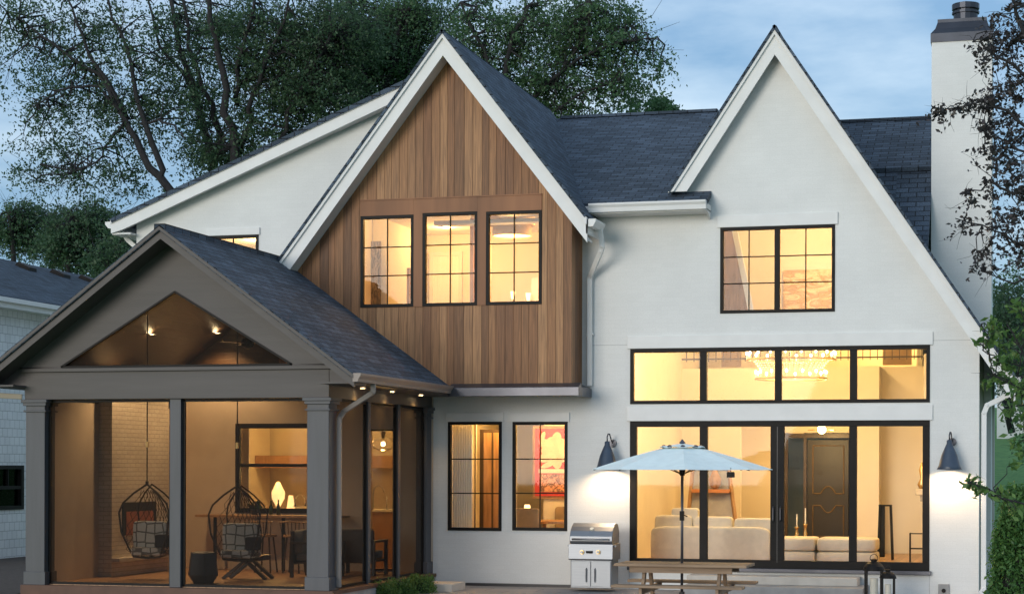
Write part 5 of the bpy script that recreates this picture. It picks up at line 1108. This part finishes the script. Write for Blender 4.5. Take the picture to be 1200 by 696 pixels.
# right background trees
for (u, v, ru, rv, y, n, lab, lm) in ((1182, 375, 22, 50, 40, 150, 'dark tree on the far lawn behind the chimney', LG1), (1240, 340, 60, 70, 44, 200, 'tree at the right edge on the far lawn, partly out of view', LG2), (1186, 425, 20, 22, 34, 90, 'dense dark shrub tree on the far lawn right of the downspout', LG1), (1225, 470, 18, 40, 28, 80, 'leafy bush tree at the right edge above the road', LG2)):
    tree('deciduous_tree', (u, v), y, [[(u, v+rv+60, 5), (u, v+rv*.4, 3), (u+3, v, 2)]], [(u, v, ru, rv, n)], lab, 'tree', lm, .13, 1.2, 2.0, .36, 26, 'trees on the far lawn', twig=.02)
# purple-leaved branches close on the right
def branchy(name, y, limbs, clumps, label, cat, leafm, size, spread, n_each, base, group=None, hgt=0, aspect=.45):
    return tree(name, base, y, limbs, clumps, label, cat, leafm, size, 1, .35, spread, n_each, group, 0, twig=.006, sub=3)
branchy('crabapple_tree', -8, [
    [(1290, 900, 9), (1270, 500, 8), (1240, 200, 6), (1215, 90, 3), (1195, 20, 2), (1180, -10, 1)],
    [(1225, 110, 2.5), (1190, 80, 1.8), (1160, 62, 1.0), (1140, 52, .6)], [(1235, 170, 2.5), (1195, 140, 1.8), (1150, 118, 1.1), (1105, 128, .6), (1093, 136, .4)],
    [(1240, 250, 2.5), (1200, 230, 1.6), (1160, 215, 1), (1125, 228, .5)], [(1250, 300, 2), (1200, 285, 1.4), (1165, 272, .9), (1120, 258, .5)], [(1235, 190, 2), (1205, 180, 1.4), (1170, 165, .9), (1150, 150, .5)], [(1225, 320, 1.6), (1190, 330, 1), (1150, 318, .5)]],
    [(1190, 25, 26, 28, 27), (1175, 50, 26, 16, 15), (1150, 58, 14, 8, 5), (1180, 105, 26, 30, 29), (1140, 118, 28, 12, 12), (1105, 128, 14, 9, 6), (1190, 150, 20, 26, 19), (1165, 150, 22, 14, 8), (1170, 185, 26, 22, 17), (1190, 215, 22, 22, 19), (1150, 222, 24, 14, 10), (1185, 260, 22, 24, 20), (1140, 262, 24, 14, 8), (1170, 295, 28, 18, 12), (1150, 318, 14, 8, 3), (1198, 300, 14, 20, 8), (1205, 60, 20, 40, 20)],
    'purple leaved tree reaching in from the top right in front of the chimney', 'tree', LR_, .07, .085, 15, (1290, 900))
branchy('maple_sapling', -6, [
    [(1245, 900, 3), (1235, 640, 2.2), (1222, 560, 1.6), (1215, 470, 1.4), (1200, 420, 1), (1180, 380, .7)], [(1228, 610, 1.2), (1180, 585, .8), (1155, 573, .5), (1135, 566, .4)], [(1212, 470, .9), (1170, 440, .6), (1155, 400, .5), (1150, 380, .4)], [(1192, 440, .8), (1200, 400, .6), (1198, 350, .4)]],
    [(1160, 382, 10, 9, 6), (1152, 400, 9, 14, 6), (1180, 395, 20, 12, 12), (1182, 425, 18, 12, 12), (1170, 448, 18, 10, 10), (1195, 460, 12, 20, 12), (1185, 488, 14, 10, 8), (1135, 566, 10, 6, 5), (1152, 576, 12, 5, 5), (1175, 582, 14, 7, 6), (1192, 600, 10, 14, 7), (1195, 360, 10, 24, 8), (1190, 530, 12, 16, 7)],
    'bright green maple twigs at the right edge, in front of the downspout', 'sapling', LG3, .12, .05, 5, (1215, 900))
# arborvitae column and boxwood
def shrub(name, c, rx, ry, h, n, leafm, size, label, cat, group=None, spread=.06, n_each=12, cone=.6):
    t = thing(name, (c[0], c[1], 0), label, cat, group); cents = []
    for _ in range(n):
        z = rng.uniform(.02, 1); a = rng.uniform(0, 2*math.pi); k = (1-cone*z**1.6)*(1+.12*math.sin(3*a+7*z)+.07*math.sin(9*a+13*z))*rng.uniform(.75, 1.02)
        cents.append((c[0]+rx*k*math.cos(a), c[1]+ry*k*math.sin(a), z*h))
    MB().tube([(c[0], c[1], -.02), (c[0], c[1], h*.4), (c[0], c[1], h*.9)], [rx*.12, rx*.08, rx*.02], 8).build('trunk', 'bark', t)
    core = MB().lathe([(rx*.62*(1-cone*z**1.6), z*h*.92) for z in np.linspace(.02, 1, 10)], (c[0], c[1], 0), 14); core.build('inner_branches', 'bark', t)
    leaves_mesh('foliage', cents, size, leafm, t, (spread,)*3, n_each); return t
c = W(1192, 696, -3.2); shrub('arborvitae', (c.x, -3.2), .42, .42, Z(1190, 575, -3.2), 900, LY, .07, 'dense green arborvitae column at the lower right corner', 'shrub', spread=.05, n_each=16, cone=.75)
for i, (u, lab) in enumerate(((449, 'left clipped boxwood under the porch side screens'), (470, 'middle clipped boxwood under the porch side screens'), (493, 'right clipped boxwood, closest to the pale stone step'))):
    c = W(u, 690, -3.0+.4*i); shrub('boxwood', (c.x, -3.0+.4*i), .24, .24, Z(u, 683-4*i, -3.0+.4*i), 220, LG3 if i < 3 else LY, .035, lab, 'shrub', 'boxwoods at the porch corner', .03, 16, .35)
# ------------------------------------------------------------------ neighbouring house on the left
NX = -18.95; nb = thing('neighbouring_house', (-23, 8, 0), 'white shingle sided neighbouring house with dark roof and black window, cut by the left edge', 'house')
nez = WX(0, 352, NX).z; nw = [WX(-8, 570, NX).y, WX(27, 570, NX).y, WX(10, 597, NX).z, WX(10, 545, NX).z]; NY0, NY1 = 3.0, 19.0; nrz = WX(0, 303, NX-4.5).z; nsl = (nrz-nez-.05)/4.95
MB().wall([(NY0, nez), (NY1, nez)], -.1, [tuple(nw)], NX-.25, NX, axis='x').build('wall', 'siding', nb)
MB().box(NX-9, NX-.25, NY0, NY0+.25, -.1, nez).box(NX-9, NX-.25, NY1-.25, NY1, -.1, nez).build('wall', 'siding', nb)
slab('roof', (NX+.45, NY0-.4, nez+.05), (NX+.45, NY1+.4, nez+.05), (NX-4.5, NY1+.4, nrz), (NX-4.5, NY0-.4, nrz), .15, parent=nb)
slab('roof', (NX-9.4, NY1+.4, nez+.05), (NX-9.4, NY0-.4, nez+.05), (NX-4.5, NY0-.4, nrz), (NX-4.5, NY1+.4, nrz), .15, parent=nb)
MB().box(NX+.40, NX+.5, NY0-.4, NY1+.4, nez-.22, nez+.02).box(NX, NX+.4, NY0-.4, NY1+.4, nez-.2, nez-.17).build('fascia', 'trimwhite', nb); MB().box(NX+.5, NX+.6, NY0-.4, NY1+.4, nez-.10, nez+.0).build('gutter', 'trimwhite', nb)
f = MB(); y0, y1, z0, z1 = nw; f.box(NX-.1, NX+.03, y0, y1, z0, z0+.09).box(NX-.1, NX+.03, y0, y1, z1-.09, z1).box(NX-.1, NX+.03, y0, y0+.12, z0+.09, z1-.09).box(NX-.1, NX+.03, y1-.12, y1, z0+.09, z1-.09).box(NX-.08, NX+.02, y0+.12, y1-.12, (z0+z1)/2-.04, (z0+z1)/2+.04).box(NX-.06, NX+.0, (y0+y1)/2-.015, (y0+y1)/2+.015, (z0+z1)/2, z1-.09)
wf = f.build('window', 'black', nb); MB().box(NX-.07, NX-.065, y0+.1, y1-.1, z0+.08, z1-.08).build('pane', 'glass', wf); MB().box(NX-.6, NX-.5, y0-.5, y1+.5, z0-.5, z1+.5).build('dark_room_panel', plain('dim blue interior', (.05, .06, .09), .8), nb)  # dark sheet behind the pane stands in for the dim room
for k, u in enumerate((33, 73, 108)):
    best = min(((abs(nez+3.0-.5+0-W(u, 312+3*k, y).z), y) for y in np.linspace(4, 30, 300)), key=lambda q: q[0]); 
for yy in [WX(u, 315, NX-3.6).y for u in (33, 73, 106)]:
    vz_ = lambda x: nez+.05+(NX+.45-x)*nsl
    MB().ext([(NX-3.9, yy-.2, vz_(NX-3.9)), (NX-3.45, yy-.2, vz_(NX-3.45)), (NX-3.45, yy-.2, vz_(NX-3.45)+.1), (NX-3.8, yy-.2, vz_(NX-3.8)+.13)], (0, .4, 0)).build('roof_vent', 'black', nb)
# far right building glimpsed through the twigs
fb = thing('far_house', (22, 60, 5), 'small grey roofed far house glimpsed between leaves at the right edge', 'house')
p = W(1194, 410, 60); MB().box(p.x-1, p.x+7, 60, 66, 3, p.z-1.2).build('wall', 'trimwhite', fb); MB().ext([(p.x-1.6, 59.4, p.z-1.2), (p.x+7.6, 59.4, p.z-1.2), (p.x+6, 62, p.z+.9), (p.x+.6, 62, p.z+.9)], (0, .3, 0)).build('roof', 'concrete', fb)
